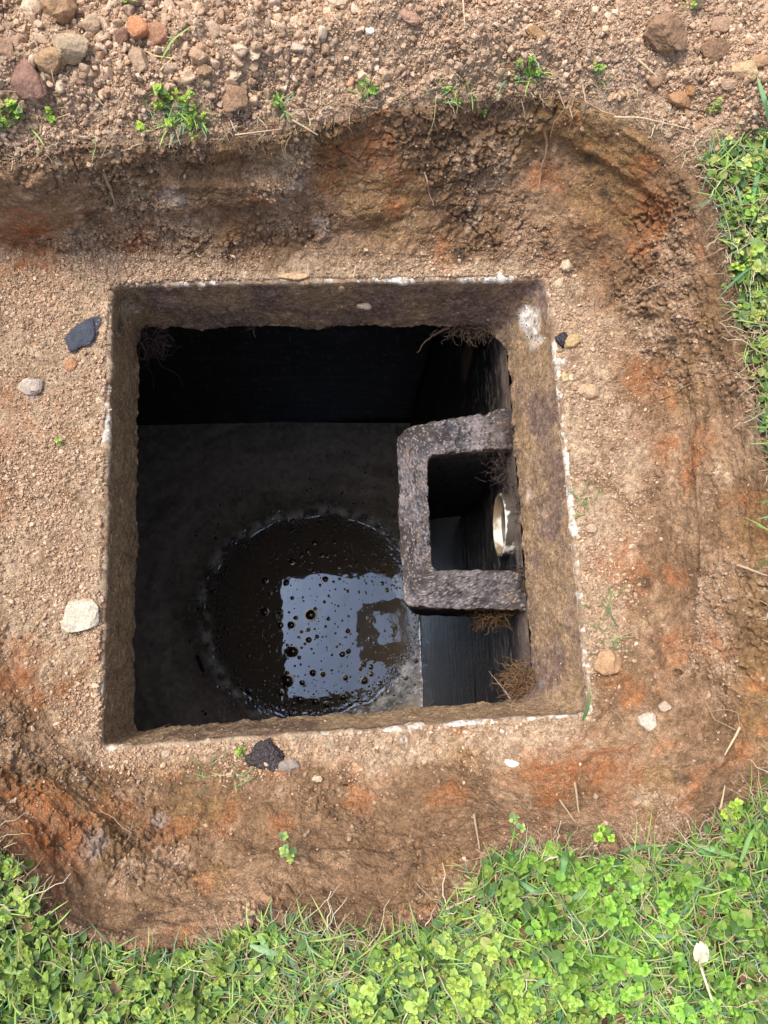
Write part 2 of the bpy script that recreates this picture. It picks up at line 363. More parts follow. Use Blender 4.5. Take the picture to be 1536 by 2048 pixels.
LG = np.array(rows); lk = np.repeat(np.array(kk), NL); lp = LG.reshape(-1, 3).copy()
def gridn(Gg):
    du = np.roll(Gg, -1, 1) - np.roll(Gg, 1, 1); dv = np.gradient(Gg, axis=0); n = np.cross(du, dv); n /= np.linalg.norm(n, axis=2)[..., None] + 1e-12; return n
ln = gridn(LG).reshape(-1, 3)
act = ((lk >= 0) & (lk <= 1.15)).astype(float)
inn = sm(.02, .3, lk) * (lk < 1.15)
dd = act * (.0034 * fbm(lp * [1, 1, .2], 22, 4, 7, .6) + .007 * np.maximum(0, fbm(lp * [1, 1, .3], 55, 2, 6) - .12) * (lk < .1) + .0008 * fbm(lp, 90, 3, 8)) + inn * (.0016 * fbm(lp, 60, 3, 9) + .0012 * np.abs(fbm(lp, 170, 3, 10)))
edge = sm(.80, 1.0, lk) * (lk < 1.15)
dd += inn * (.0022 * fbm(lp, 38, 3, 29) + .0014 * np.maximum(0, fbm(lp, 230, 2, 30))); dd += edge * .0045 * fbm(lp, 70, 3, 12)
lp -= ln * dd[:, None] * np.sign(1)
# ragged lower edge: mud and roots hanging from the lip
rag = np.maximum(0, fbm(lp * [1, 1, 0], 28, 3, 14) + .12) * .022 + np.maximum(0, fbm(lp * [1, 1, 0], 110, 2, 15)) * .006
lp[:, 2] -= edge * rag * (.35 + .65 * (lp[:, 1] > .3))
# colours of the collar
c = np.tile(np.array([.185, .122, .070]), (len(lp), 1))
a1 = fbm(lp, 18, 4, 16); a2 = fbm(lp * [1, 1, .6], 90, 3, 17); a3 = fbm(lp, 220, 3, 18)
c = mixc(c, (.085, .052, .034), sm(-.1, .35, a1 + .4 * a2))
c = mixc(c, (.24, .17, .105), sm(.1, .5, a2 + .5 * a3) * .6)
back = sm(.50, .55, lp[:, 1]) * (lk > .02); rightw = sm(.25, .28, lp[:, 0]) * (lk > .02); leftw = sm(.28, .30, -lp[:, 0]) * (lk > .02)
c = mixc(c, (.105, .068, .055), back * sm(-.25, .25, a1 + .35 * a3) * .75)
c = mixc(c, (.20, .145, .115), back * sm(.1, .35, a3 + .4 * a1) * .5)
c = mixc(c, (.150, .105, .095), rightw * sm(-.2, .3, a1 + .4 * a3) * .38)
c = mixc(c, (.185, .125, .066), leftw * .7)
c = mixc(c, (.05, .033, .024), edge * sm(-.2, .3, a2 + a3) * .6)
c = mixc(c, (.25, .19, .14), sm(.9, 1.0, lk) * (lk < 1.15) * sm(.1, .4, a3) * .5)
topm = ((lk >= 0) & (lk < .03)).astype(float) * (lk > -.5); c = mixc(c, (.36, .27, .185), topm * .9); c = mixc(c, (.24, .15, .09), topm * sm(-.1, .25, fbm(lp, 35, 3, 33)) * .8)
seg = np.full(len(lp), -.45)
for (xa, ya, xb, yb, s_) in [(280, 568, 345, 564, .3), (370, 560, 500, 556, .75), (520, 556, 600, 553, .1), (660, 552, 720, 552, .3), (770, 552, 835, 552, .6), (930, 548, 1005, 548, .9), (1088, 575, 1098, 610, .5), (1103, 700, 1130, 990, .75), (1130, 990, 1140, 1040, 1.0),
                     (1140, 1040, 1165, 1330, .6), (1168, 1340, 1180, 1425, .3), (1000, 1440, 1165, 1430, .75), (790, 1453, 1000, 1442, .8), (640, 1466, 730, 1460, .35), (380, 1483, 520, 1475, .05), (240, 1500, 262, 1500, .3), (212, 790, 210, 860, .8), (204, 1300, 202, 1360, .3), (208, 1090, 206, 1140, .1)]:
    A_, B_ = P(xa, ya, 0)[:2], P(xb, yb, 0)[:2]; L_ = np.linalg.norm(B_ - A_); t_ = np.clip(((lp[:, :2] - A_) @ (B_ - A_)) / L_ ** 2, 0, 1)
    ds = np.linalg.norm(lp[:, :2] - A_ - t_[:, None] * (B_ - A_), axis=1); seg = np.maximum(seg, s_ - .45 - 1.2 * sm(.012, .03, ds))
scuff = (lk >= -.0) * (1 - sm(.0, .035 , lk)) * sm(-.1, .12, seg - .30 + .9 * fbm(lp, 45, 3, 19) + .6 * fbm(lp, 170, 2, 20))
c = mixc(c, (.70, .66, .59), np.clip(scuff, 0, 1) * (.55 + .45 * sm(-.2, .3, fbm(lp, 120, 3, 35))))
def dab(q0, r, colr, amt):
    global c
    d = np.linalg.norm(lp - q0, axis=1) / r + .7 * fbm(lp, 60, 3, 23); c = mixc(c, colr, (1 - sm(.4, 1.1, d)) * amt)
dab(P(1065, 660, -.05), .035, (.42, .38, .34), .8); dab(P(1050, 640, -.06), .02, (.6, .57, .54), .6); dab(P(245, 610, -.06), .035, (.30, .24, .17), .7)
dab(P(240, 650, -.04), .02, (.03, .03, .03), .7); dab(P(223, 1255, -.05), .012, (.03, .035, .03), .8); dab(P(242, 1310, -.09), .012, (.03, .035, .03), .8)
dab(P(1065, 1105, -.07), .014, (.42, .25, .09), .8); dab(P(1052, 990, -.1), .012, (.45, .36, .3), .6); dab(P(340, 590, -.04), .02, (.22, .15, .10), .7)
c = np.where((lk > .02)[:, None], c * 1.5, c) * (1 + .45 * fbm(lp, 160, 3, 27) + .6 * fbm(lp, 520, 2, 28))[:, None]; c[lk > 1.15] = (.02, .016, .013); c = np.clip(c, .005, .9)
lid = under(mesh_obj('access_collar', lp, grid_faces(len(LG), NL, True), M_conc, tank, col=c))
# tank walls: thick slabs under the collar
def slab_wall(name, a, b, th, z0, z1, nx, nz, fn, m, inward):
    """wall with its inner face from a to b (xy); thickness th away from the inside; front face is a displaced grid"""
    a, b = np.array(a, float), np.array(b, float); d = b - a; L = np.linalg.norm(d); d /= L; n = np.array(inward, float); n /= np.linalg.norm(n)
    u = np.linspace(0, 1, nx); v = np.linspace(0, 1, nz); U, Vv = np.meshgrid(u, v)
    q = np.stack([a[0] + d[0] * L * U, a[1] + d[1] * L * U, z1 + (z0 - z1) * Vv], -1).reshape(-1, 3)
    h, cc = fn(q, U.ravel() * L); q[:, :2] += n[None] * h[:, None]
    F = [grid_faces(nz, nx)]; k0 = len(q)
    cor = [a - d * 0, b, b - n * th, a - n * th]
    bk = np.array([[x, y, z] for z in (z1 + .0, z0) for x, y in [a - n * .004, b - n * .004, b - n * th, a - n * th]])
    F.append(np.array([[0, 1, 2, 3], [7, 6, 5, 4], [1, 5, 6, 2], [2, 6, 7, 3], [3, 7, 4, 0]]) + k0)
    V = np.r_[q, bk]; cc = np.r_[cc, np.tile(cc.mean(0), (8, 1))]
    return under(mesh_obj(name, V, F, m, tank, col=cc))
WZ = -1.55
def fn_right(q, u):
    st = .75 * fbm(q * [1, .16, 1], 60, 4, 201) + .4 * fbm(q, 45, 4, 206); s2 = fbm(q * [1, .2, 1], 230, 3, 202); b1 = fbm(q, 12, 3, 203)
    z = q[:, 2]; h = .024 * np.clip((-.14 - z) / 1.4, 0, 1.2) + .0016 * st + .0006 * s2 + .004 * sm(-.345, -.335, z) - .003 * np.exp(-((z + .34) / .004) ** 2) - .0012 * np.exp(-((z + .62) / .005) ** 2) - .0008 * np.exp(-((z + .95) / .006) ** 2)
    cc = np.tile(np.array([.014, .013, .013]), (len(q), 1))
    cc = mixc(cc, (.05, .045, .04), sm(.1, .45, st + .3 * b1) * .7)
    cc = mixc(cc, (.16, .14, .12), sm(.22, .42, s2 + .4 * st + .3 * fbm(q, 120, 3, 207)) * sm(-.95, -.2, z) * .85)
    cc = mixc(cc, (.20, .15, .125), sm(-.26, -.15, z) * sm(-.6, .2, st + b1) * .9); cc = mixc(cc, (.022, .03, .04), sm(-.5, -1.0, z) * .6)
    d = np.hypot((q[:, 1] - P(947, 725, -.5)[1]) / .035, (z + .5) / .09) + .5 * b1
    return h, mixc(cc, (.16, .10, .065), (1 - sm(.5, 1, d)) * .8)
def fn_back(q, u):
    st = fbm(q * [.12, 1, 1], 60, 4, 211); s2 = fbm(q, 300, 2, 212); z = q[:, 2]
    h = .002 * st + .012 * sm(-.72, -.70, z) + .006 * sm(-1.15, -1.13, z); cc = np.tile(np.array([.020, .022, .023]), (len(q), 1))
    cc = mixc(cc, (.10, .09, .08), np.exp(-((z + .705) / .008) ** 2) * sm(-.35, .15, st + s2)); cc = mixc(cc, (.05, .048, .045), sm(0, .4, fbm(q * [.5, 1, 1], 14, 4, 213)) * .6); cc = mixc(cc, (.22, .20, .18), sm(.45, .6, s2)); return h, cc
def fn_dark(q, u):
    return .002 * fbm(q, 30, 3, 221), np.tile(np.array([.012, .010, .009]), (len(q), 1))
slab_wall('wall', (.300, -.53), (.262, .93), .10, WZ - .25, -.136, 500, 420, fn_right, M_wet, (-1, -.027))
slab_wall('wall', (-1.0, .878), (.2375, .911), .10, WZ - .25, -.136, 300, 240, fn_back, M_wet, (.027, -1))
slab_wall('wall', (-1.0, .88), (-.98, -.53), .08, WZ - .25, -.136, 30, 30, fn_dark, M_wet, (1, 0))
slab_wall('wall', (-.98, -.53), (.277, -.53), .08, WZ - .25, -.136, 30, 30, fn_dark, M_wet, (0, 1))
# inlet baffle: a U of concrete hanging on the right wall, tapering downwards
def baffle():
    zt, zb = -.140, -.60
    wx = .305
    outer_t = [(.305, .441), (.118, .4035), (.103, .400), (.087, .386), (.0855, .37), (.092, .125), (.095, .116), (.104, .113), (.309, .106)]
    inner_t = [(.305, .369), (.150, .3545), (.139, .352), (.134, .345), (.1335, .33), (.137, .180), (.138, .174), (.144, .171), (.309, .169)]
    def dens(pl, n): return resample(np.c_[np.array(pl), np.zeros(len(pl))], n)[:, :2]
    n = 260; o = dens(outer_t, n); i = dens(inner_t, n)
    cb = np.array([.23, .26])
    def at_z(pl, z, inner):
        s = (z - zt) / (zb - zt); k = .25 * s if not inner else .10 * s
        q = pl.copy(); w = np.clip((wx - q[:, 0]) / .2, 0, 1); q[:, 0] += (.055 if not inner else .012) * s * w; q[:, 1] += (cb[1] - q[:, 1]) * k * (.8 if not inner else 1); return q
    rws = []; kd = []
    zs = np.linspace(zt - .002, zb, 110)
    for z in zs[::-1]: rws.append(np.c_[at_z(o, z, False), np.full(n, z)]); kd.append(0)
    rws.append(np.c_[o * .985 + i * .015, np.full(n, zt - .0005)]); kd.append(1)
    for s in np.linspace(.04, .96, 34): rws.append(np.c_[o * (1 - s) + i * s, np.full(n, zt)]); kd.append(1)
    rws.append(np.c_[o * .015 + i * .985, np.full(n, zt - .0005)]); kd.append(1)
    for z in zs: rws.append(np.c_[at_z(i, z, True), np.full(n, z)]); kd.append(2)
    for s in (.33, .66, 1.0):
        a, b = at_z(i, zb, True), at_z(o, zb, False); rws.append(np.c_[a * (1 - s) + b * s, np.full(n, zb)]); kd.append(0)
    g = np.array(rws); q = g.reshape(-1, 3).copy(); kd = np.repeat(kd, n)
    du = np.gradient(g, axis=1); dv = np.gradient(g, axis=0); nn_ = np.cross(du, dv).reshape(-1, 3); nn_ /= np.linalg.norm(nn_, axis=1)[:, None] + 1e-9
    sgn = np.sign((nn_[kd == 1][:, 2]).mean()); nn_ *= sgn
    q += nn_ * (.0016 * fbm(q, 40, 3, 301) + .0026 * fbm(q, 160, 3, 302) - .0024 * sm(.25, .6, vn(q, 210, 303)) + .003 * fbm(q, 28, 2, 312) - .004 * sm(.35, .6, vn(q, 75, 313)))[:, None]
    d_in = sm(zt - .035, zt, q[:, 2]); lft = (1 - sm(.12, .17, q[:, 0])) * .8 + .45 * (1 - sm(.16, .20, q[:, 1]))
    a = fbm(q, 20, 3, 304); b = fbm(q, 260, 3, 305, .7); e = vn(q, 620, 306); f3 = fbm(q, 75, 3, 307)
    cc = np.tile(np.array([.125, .108, .108]), (len(q), 1))
    cc = mixc(cc, (.25, .21, .21), sm(-.1, .4, a + .5 * f3) * .7); cc = mixc(cc, (.055, .053, .062), sm(-.12, .3, f3 - .25 * a) * .8); cc = mixc(cc, (.16, .11, .07), sm(.0, .4, fbm(q, 48, 3, 309)) * .6); cc = mixc(cc, (.022, .022, .028), sm(-.05, .2, b + .3 * e + .35 * f3 - .35 * a + .8 * sm(.0, .5, fbm(q, 12, 3, 311))) * .92); cc = mixc(cc, (.30, .265, .275), np.clip(lft, 0, 1) * sm(-.15, .3, f3 + .7 * b) * .55); cc = mixc(cc, (.028, .026, .028), sm(-.02, .25, .8 * b + .5 * e + .5 * f3) * .88); cc = mixc(cc, (.030, .024, .020), sm(.0, .25, fbm(q, 16, 4, 315, .6)) * .75); cc = mixc(cc, (.42, .37, .36), sm(.42, .6, e) * .6)
    cc = mixc(cc, (.34, .25, .17), sm(.25, .45, b) * sm(.2, .28, q[:, 0]) * .9); cc = mixc(cc, (.045, .03, .022), sm(.225, .275, q[:, 0]) * sm(-.4, .2, a + b) * sm(.2, .3, q[:, 1]))
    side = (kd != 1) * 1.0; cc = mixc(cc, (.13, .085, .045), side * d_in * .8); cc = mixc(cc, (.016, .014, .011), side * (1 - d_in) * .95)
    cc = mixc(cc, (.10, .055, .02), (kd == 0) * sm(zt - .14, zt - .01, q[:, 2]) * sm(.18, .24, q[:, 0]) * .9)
    F = grid_faces(len(g), n)
    ends = []
    return q, F, cc
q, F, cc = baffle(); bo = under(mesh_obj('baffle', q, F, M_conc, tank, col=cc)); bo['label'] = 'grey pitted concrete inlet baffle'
# inlet pipe stub
def pipe():
    cy, cz, ro, ri = .2555, -.215, .053, .0475; x0, x1 = .259, .37; n = 96; th = np.arange(n) / n * 2 * PI; rows_ = []
    for x, r in [(x1, ro), (x0 + .02, ro), (x0 + .0008, ro), (x0, ro - .0008), (x0, ri + .0008), (x0 + .0008, ri), (x0 + .03, ri), (x1, ri)]:
        rows_.append(np.c_[np.full(n, x), cy + r * np.cos(th), cz + r * np.sin(th)])
    q = np.array(rows_).reshape(-1, 3); cc = np.tile(np.array([.70, .66, .58]), (len(q), 1))
    q = np.array(rows_); a = []
    # subdivide lengthwise for stains
    for i in range(len(rows_) - 1):
        m = 16 if abs(rows_[i + 1][0, 0] - rows_[i][0, 0]) > .01 else 1
        for s in range(m): a.append(rows_[i] * (1 - s / m) + rows_[i + 1] * s / m)
    a.append(rows_[-1]); g = np.array(a); q = g.reshape(-1, 3)
    cc = np.tile(np.array([.70, .66, .58]), (len(q), 1)); rad = np.hypot(q[:, 1] - cy, q[:, 2] - cz)
    out = rad > (ro + ri) / 2; f1 = fbm(q, 60, 3, 401); f2 = fbm(q, 200, 3, 402)
    cc = mixc(cc, (.06, .045, .035), out * sm(-.5, -.2, f1 + .35 * f2 - .5 * sm(x0 + .004, x0, q[:, 0])) * .97)
    cc = mixc(cc, (.20, .13, .06), (~out) * sm(-.4, .15, f1 + .9 * np.abs((q[:, 1] - cy) / ri) - .55) * .9)
    return q, grid_faces(len(g), n, True), cc
q, F, cc = pipe(); po = under(mesh_obj('inlet_pipe', q, F, M_pipe, tank, col=cc)); po['label'] = 'white plastic pipe end smeared with black slime'

# ------------------------------------------------------------------ the sewage surface
RC = P(632, 1228, WZ)[:2]; RA_ = (P(632 + 212, 1228, WZ)[0] - RC[0]); RB_ = (P(632, 1228 - 200, WZ)[1] - RC[1])
def ringdist(q):
    x = (q[:, 0] - RC[0]) / RA_; y = (q[:, 1] - RC[1]) / RB_; r = np.hypot(x, y); a = np.arctan2(y, x)
    z0 = np.c_[np.cos(a), np.sin(a), np.zeros_like(a)]
    return (r - 1) * RA_ + .030 * fbm(z0, 1.5, 3, 501) + .0075 * vn(z0, 9, 505)
xs = np.linspace(-.99, .262, 560); ys = np.linspace(-.52, .90, 600); XX, YY = np.meshgrid(xs, ys); w = np.c_[XX.ravel(), YY.ravel(), np.full(XX.size, WZ)]
rd = ringdist(w); outm = sm(-.004, .012, rd)
rm = .35 + .65 * sm(-.3, .3, fbm(w, 22, 3, 530)); h = .0008 * rm * np.exp(-(rd / .0045) ** 2) + .0006 * np.exp(-((rd - .012 - .006 * fbm(w, 30, 2, 531)) / .007) ** 2) * np.abs(fbm(w, 75, 3, 532)) * 3 + outm * (.0007 * fbm(w, 55, 3, 511) + .0008 * np.maximum(0, fbm(w, 120, 2, 512)) + .0006 * fbm(w, 180, 1, 513) * np.exp(-np.abs(rd) / .06)) + .00028 * fbm(w, 17, 3, 514) + .0002 * np.exp(-np.abs(rd) / .05) * fbm(w, 60, 2, 517)
h += .0010 * np.exp(-((rd + .015) / .006) ** 2) * np.abs(fbm(w, 130, 2, 515)) + (1 - outm) * .00012 * fbm(w, 55, 2, 516) * sm(-.06, 0, rd)
h += .0016 * (np.abs(np.minimum(xs[-1] - w[:, 0], 1)) < .004)
w[:, 2] += h
fade = sm(-.01, .14, rd); wc = np.tile(np.array([.150, .118, .088]), (len(w), 1)); wc = mixc(wc, (.52, .43, .34), fade * (.55 + .35 * sm(-.5, .5, fbm(w, 20, 5, 521, .65)))); aw = np.arctan2((w[:, 1] - RC[1]) / RB_, (w[:, 0] - RC[0]) / RA_); sw = np.c_[np.cos(aw) * 2.2, np.sin(aw) * 2.2, rd * 26]
wc = wc * (1 + .55 * outm * fbm(w, 70, 4, 524, .7) + .55 * outm * fbm(sw + .35 * fbm(w, 9, 2, 526)[:, None], 1.0, 4, 525, .6))[:, None]; wc = np.clip(wc, .02, .8)
wc = mixc(wc, (.78, .72, .65), np.exp(-((rd - .016) / .020) ** 2) * sm(-.35, .35, fbm(w, 40, 3, 522)) * .9)
wc = mixc(wc, (.42, .36, .30), outm * np.maximum(sm(.58, .74, vn(w, 160, 523)), sm(.62, .75, vn(w, 90, 527))) * .8)
def water_mat():
    m = bpy.data.materials.new('sewage'); m.use_nodes = True; t = m.node_tree; b = t.nodes['Principled BSDF']; L = t.links.new
    a = t.nodes.new('ShaderNodeAttribute'); a.attribute_name = 'Col'; L(a.outputs['Color'], b.inputs['Base Color'])
    r = t.nodes.new('ShaderNodeAttribute'); r.attribute_name = 'Rgh'; L(r.outputs['Fac'], b.inputs['Roughness'])
    b.inputs['IOR'].default_value = 1.85; b.inputs['Specular IOR Level'].default_value = .5; b.inputs['Specular Tint'].default_value = (.60, .82, 1.2, 1)  # blue of the mirrored sky is put into the gloss tint
    return m
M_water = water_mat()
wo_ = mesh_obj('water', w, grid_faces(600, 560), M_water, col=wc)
ra = wo_.data.attributes.new('Rgh', 'FLOAT', 'POINT'); ra.data.foreach_set('value', (.02 + .11 * outm + .10 * sm(.02, .2, rd)).astype(np.float32))
tag(wo_, 'still black sewage with a thin brown scum outside a round foam line', kind='structure')
# bubbles: domes with a meniscus skirt
def bubble_mesh():
    prof = [(1 * math.sin(a), .12 + .80 * math.cos(a)) for a in np.linspace(0.0, 1.45, 12)] + [(1.03, .14), (1.10, .085), (1.22, .045), (1.38, .02), (1.6, .006), (1.85, -.004)]
    n = 32; th = np.arange(n) / n * 2 * PI; g = np.array([np.c_[r * np.cos(th), r * np.sin(th), np.full(n, z)] for r, z in prof]); return g.reshape(-1, 3), grid_faces(len(prof), n, True)
BV, BF = bubble_mesh()
M_bub = mat('bubble_film', .06, .5, ior=1.7)
def crop(x, y): return 500 + x / 3.84, 1100 + y / 3.84
bub = [(578, 228, 17), (280, 252, 20), (538, 272, 9), (688, 222, 11), (833, 217, 11), (727, 302, 8), (656, 303, 6), (571, 399, 11), (500, 452, 13), (467, 499, 32), (353, 521, 14), (602, 529, 14), (758, 508, 10), (708, 541, 9),
       (316, 577, 24), (235, 580, 22), (581, 587, 10), (449, 613, 14), (396, 628, 11), (751, 622, 17), (830, 618, 15), (654, 640, 8), (375, 669, 9), (452, 690, 20), (515, 665, 15), (557, 667, 8), (739, 670, 9),
       (397, 750, 9), (472, 760, 9), (665, 743, 9), (330, 780, 36), (378, 825, 15), (707, 801, 21), (755, 777, 18), (389, 879, 10), (870, 877, 18), (902, 846, 10), (950, 858, 10), (848, 913, 12), (928, 900, 15),
       (482, 942, 22), (560, 953, 16), (733, 980, 17), (879, 1003, 21), (931, 953, 14), (1046, 895, 10), (288, 1003, 36), (288, 945, 13), (627, 922, 8), (369, 971, 7), (115, 235, 18), (115, 478, 24), (155, 333, 12), (910, 523, 13),
       (930, 550, 12), (925, 683, 14), (1275, 850, 14), (1168, 812, 10), (1200, 983, 12), (558, 38, 14), (397, 36, 12), (325, 86, 18), (170, 38, 10), (690, 130, 12), (823, 100, 12), (870, 34, 14), (970, 150, 12), (1052, 308, 12),
       (1025, 182, 12), (908, 150, 10), (790, 720, 9), (220, 468, 15), (185, 500, 12), (300, 478, 8), (345, 890, 8), (520, 725, 5), (590, 745, 6), (585, 665, 7), (620, 1137, 15), (715, 1130, 22), (830, 1135, 14), (850, 1175, 14),
       (505, 1165, 24), (590, 1185, 18), (385, 1150, 26), (345, 1130, 14), (232, 1095, 18), (1010, 1100, 14), (960, 1150, 16), (1045, 1075, 14)]
LM = [((467, 499), 'the large pale centred bubble'), ((330, 780), 'the large lopsided bubble'), ((288, 1003), 'the large corner bubble'), ((879, 1003), 'the bottom edge bubble'), ((707, 801), 'the pair under the reflected baffle'),
      ((115, 478), 'the large crescent bubble'), ((578, 228), 'the top edge bubble'), ((910, 523), 'the reflected opening of the baffle'), ((715, 1130), 'the middle of the foam line'), ((870, 34), 'the dark water\'s upper bubble')]
DIRS = ['right of', 'above and right of', 'above', 'above and left of', 'left of', 'below and left of', 'below', 'below and right of']
_slots = {}
for x, y, r0 in bub:
    li = min(range(len(LM)), key=lambda i: (x - LM[i][0][0]) ** 2 + (y - LM[i][0][1]) ** 2); dx, dy = x - LM[li][0][0], LM[li][0][1] - y
    _slots.setdefault((li, int(round(math.degrees(math.atan2(dy, dx)) / 45)) % 8), []).append((dx * dx + dy * dy, x, y, r0))
def bub_label(x, y):
    for (li, di), L in _slots.items():
        L.sort()
        for i, (d, a, b, r0) in enumerate(L):
            if (a, b) == (x, y):
                rank = '' if len(L) == 1 else ['nearest ', 'second nearest ', 'third nearest ', 'fourth nearest ', 'fifth nearest ', 'sixth nearest ', 'seventh nearest ', 'eighth nearest ', 'ninth nearest '][min(i, 8)]
                return (rank + 'small bubble ' if r0 < 12 else rank + 'medium bubble ') + (DIRS[di] + ' ' if d > 4 else 'at ') + LM[li][1]
proto = mesh_obj('bubble', BV, BF, M_bub, col=np.tile(np.array([.05, .035, .025]), (len(BV), 1)))
for i, (x, y, r) in enumerate(bub):
    o = proto if i == 0 else proto.copy()
    if i: C.objects.link(o)
    q = P(*crop(x, y), WZ); o.location = (q[0], q[1], WZ); rr = .86 * r / 3.84 * 2.57 / FPX; o.scale = (rr, rr * rng.uniform(.92, 1.08), rr * rng.uniform(.35, .6)); o.rotation_euler = (0, 0, rng.random() * 6)
    inref = 235 < x < 1060 and 190 < y < 1040 and not (800 < x < 1090 and 320 < y < 790)
    spec = {(467, 499): 'large bubble with a broad pale centre, biggest in the upper half of the sky reflection', (330, 780): 'largest lopsided double bubble at the left side of the sky reflection', (288, 1003): 'large bubble at the lower left corner of the sky reflection',
            (316, 577): 'bubble just inside the left edge of the sky reflection, halfway down', (235, 580): 'bubble straddling the left edge of the sky reflection', (482, 942): 'bubble low in the middle of the sky reflection, left of a smaller one',
            (879, 1003): 'bubble at the bottom edge of the sky reflection, towards its right', (452, 690): 'ring shaped bubble just below the middle of the sky reflection', (707, 801): 'left one of two touching bubbles under the reflected baffle',
            (755, 777): 'right one of two touching bubbles under the reflected baffle', (115, 478): 'bubble with a bright crescent on dark water left of the sky reflection', (280, 252): 'bubble at the upper left corner of the sky reflection', (578, 228): 'bubble on the top edge of the sky reflection, left of centre'}
    lab = spec.get((x, y)) or bub_label(x, y) or ('small dark bubble with a bright dot within the sky reflection on the water' if inref else 'bubble in the foam line below the sky reflection' if y > 1040 else 'small bubble with a crescent on dark water above the sky reflection' if y < 190 else 'small bubble on dark water left of the sky reflection' if x < 300 else 'small bubble on the water at or right of the reflected baffle')
    tag(o, lab, 'bubble', 'bubbles floating on the sewage')
# finest foam: the bubble line and specks
def foam():
    n = 2300; a = rng.random(n) * 2 * PI; d = -np.abs(rng.normal(size=n)) * .017 + rng.normal(size=n) * .005; z0 = np.c_[np.cos(a), np.sin(a), np.zeros(n)]
    off = .030 * fbm(z0, 1.5, 3, 501) + .0075 * vn(z0, 9, 505); rr = 1 + (d - off) / RA_
    q1 = np.c_[RC[0] + RA_ * rr * np.cos(a), RC[1] + RB_ * rr * np.sin(a)]
    m = 2600; q2 = np.c_[rng.uniform(-.5, .24, m), rng.uniform(-.13, .80, m)]; rd2 = ringdist(np.c_[q2, np.zeros(m)]); q2 = q2[(rng.random(m) < np.exp(-np.abs(rd2) / .12))]
    m = 420; a3 = rng.random(m) * 2 * PI; r3 = np.sqrt(rng.random(m)) * .92; q3 = np.c_[RC[0] + RA_ * r3 * np.cos(a3), RC[1] + RB_ * r3 * np.sin(a3)]
    q = np.r_[q1, q2, q3]; s = np.r_[rng.lognormal(-6.7, .5, len(q1)), rng.lognormal(-6.6, .35, len(q2)), rng.lognormal(-6.4, .45, len(q3))]
    keep = (q[:, 0] < .255) & (q[:, 1] > -.5); q, s = q[keep], s[keep]
    idx = np.arange(0, len(BV)); tv = BV.reshape(-1, 32, 3)[::2, ::4].reshape(-1, 3); tf = grid_faces(9, 8, True)
    n = len(q); rot = np.tile(np.eye(3), (n, 1, 1)); scl = np.c_[s, s, s * .32]
    return scatter(tv, tf, np.c_[q, np.full(n, WZ + .0002)], rot, scl, np.tile(np.array([.02, .013, .008]), (n, 1)))
v, f, k_ = foam(); tag(mesh_obj('foam', v, f, M_bub, col=k_), 'line of tiny foam bubbles curving round the clear patch of black water', 'foam', kind='stuff')
# a floating dark tube with an orange end
t = empty('floating_tube', tuple(P(402, 1333, WZ)), 'short dark tube with an orange end afloat on the scum at lower left', 'litter')
a_, b_ = P(393, 1308, WZ + .004), P(408, 1346, WZ + .004); e_ = P(411, 1354, WZ + .004); inv = Matrix.Translation(-t.location)
def closed_tube(a, b, r, colr, n=10):
    s = np.linspace(0, 1, n); pts = a + (b - a) * s[:, None]; rad = r * np.sqrt(np.clip(1 - np.abs(2 * s - 1) ** 6, 0, 1)) + 1e-4; return tube(pts, rad, 12, colr)
v, f, k_ = closed_tube(a_, b_, .0062, (.012, .014, .017)); o = mesh_obj('body', v, f, M_tar, t, col=k_); o.matrix_parent_inverse = inv
v, f, k_ = closed_tube(b_, e_, .0055, (.42, .10, .05)); o = mesh_obj('cap', v, f, M_stone, t, col=k_); o.matrix_parent_inverse = inv

# ------------------------------------------------------------------ loose soil crumbs and gravel
def rock_shape(sub, seed, lump=.28, flat=.0):
    v, f = ICO[sub]; s = np.array([1, 1, 1.0]); n = 1 + lump * fbm(v * 1.0, 1.1, 3, seed) * 1.6
    v = v * n[:, None]; v = v * (1 + .10 * fbm(v, 3.5, 2, seed + 50))[:, None]
    r = np.random.default_rng(seed)
    for _ in range(9):                              # flat facets
        d = r.normal(size=3); d /= np.linalg.norm(d); h = v @ d; th = r.uniform(.45, .75); m = h > th; v = v - d * ((h - th) * .95 * m)[:, None]
    return v, f
CR = [rock_shape(3, s, .55) for s in range(6)]; CRS = [rock_shape(1, s + 20, .6) for s in range(4)]
PAL = np.array([(.54, .385, .265), (.48, .335, .225), (.42, .275, .175), (.62, .46, .33), (.36, .225, .14), (.68, .55, .42), (.27, .16, .095), (.43, .22, .12), (.36, .29, .23), (.23, .13, .085)])
def crumbs(dens, n, smin, smax, power, tmpl, w=None, dark=1.0, sink=.25):
    q, nr, idx = sample(dens, n, .10); n = len(q); s = smin * (smax / smin) ** (rng.random(n) ** power)
    w = np.array(w if w is not None else [3, 4, 3, 2, 2, .8, 1.2, .5, .5, .7]); ci = rng.choice(len(PAL), n, p=w / w.sum())
    kc = (PAL[ci] * .6 + np.array([.49, .345, .235]) * .4) * rng.uniform(.72, 1.2, (n, 1)) * dark; sc = s[:, None] * rng.uniform(.65, 1.15, (n, 3)); rot = rand_rot(n)
    pos = q + nr * (s * (1 - 2 * sink) * .5)[:, None]; out = []
    ti_ = rng.integers(0, len(tmpl), n)
    for j, (tv, tf) in enumerate(tmpl):
        m = ti_ == j; out.append(scatter(tv, tf, pos[m], rot[m], sc[m], kc[m]))
    return out
kf = k
cl = sm(-.25, .25, fbm(p, 16, 3, 601)); cl2 = sm(-.15, .25, fbm(p, 45, 3, 605))
leftdens = sm(.20, .30, -p[:, 0])
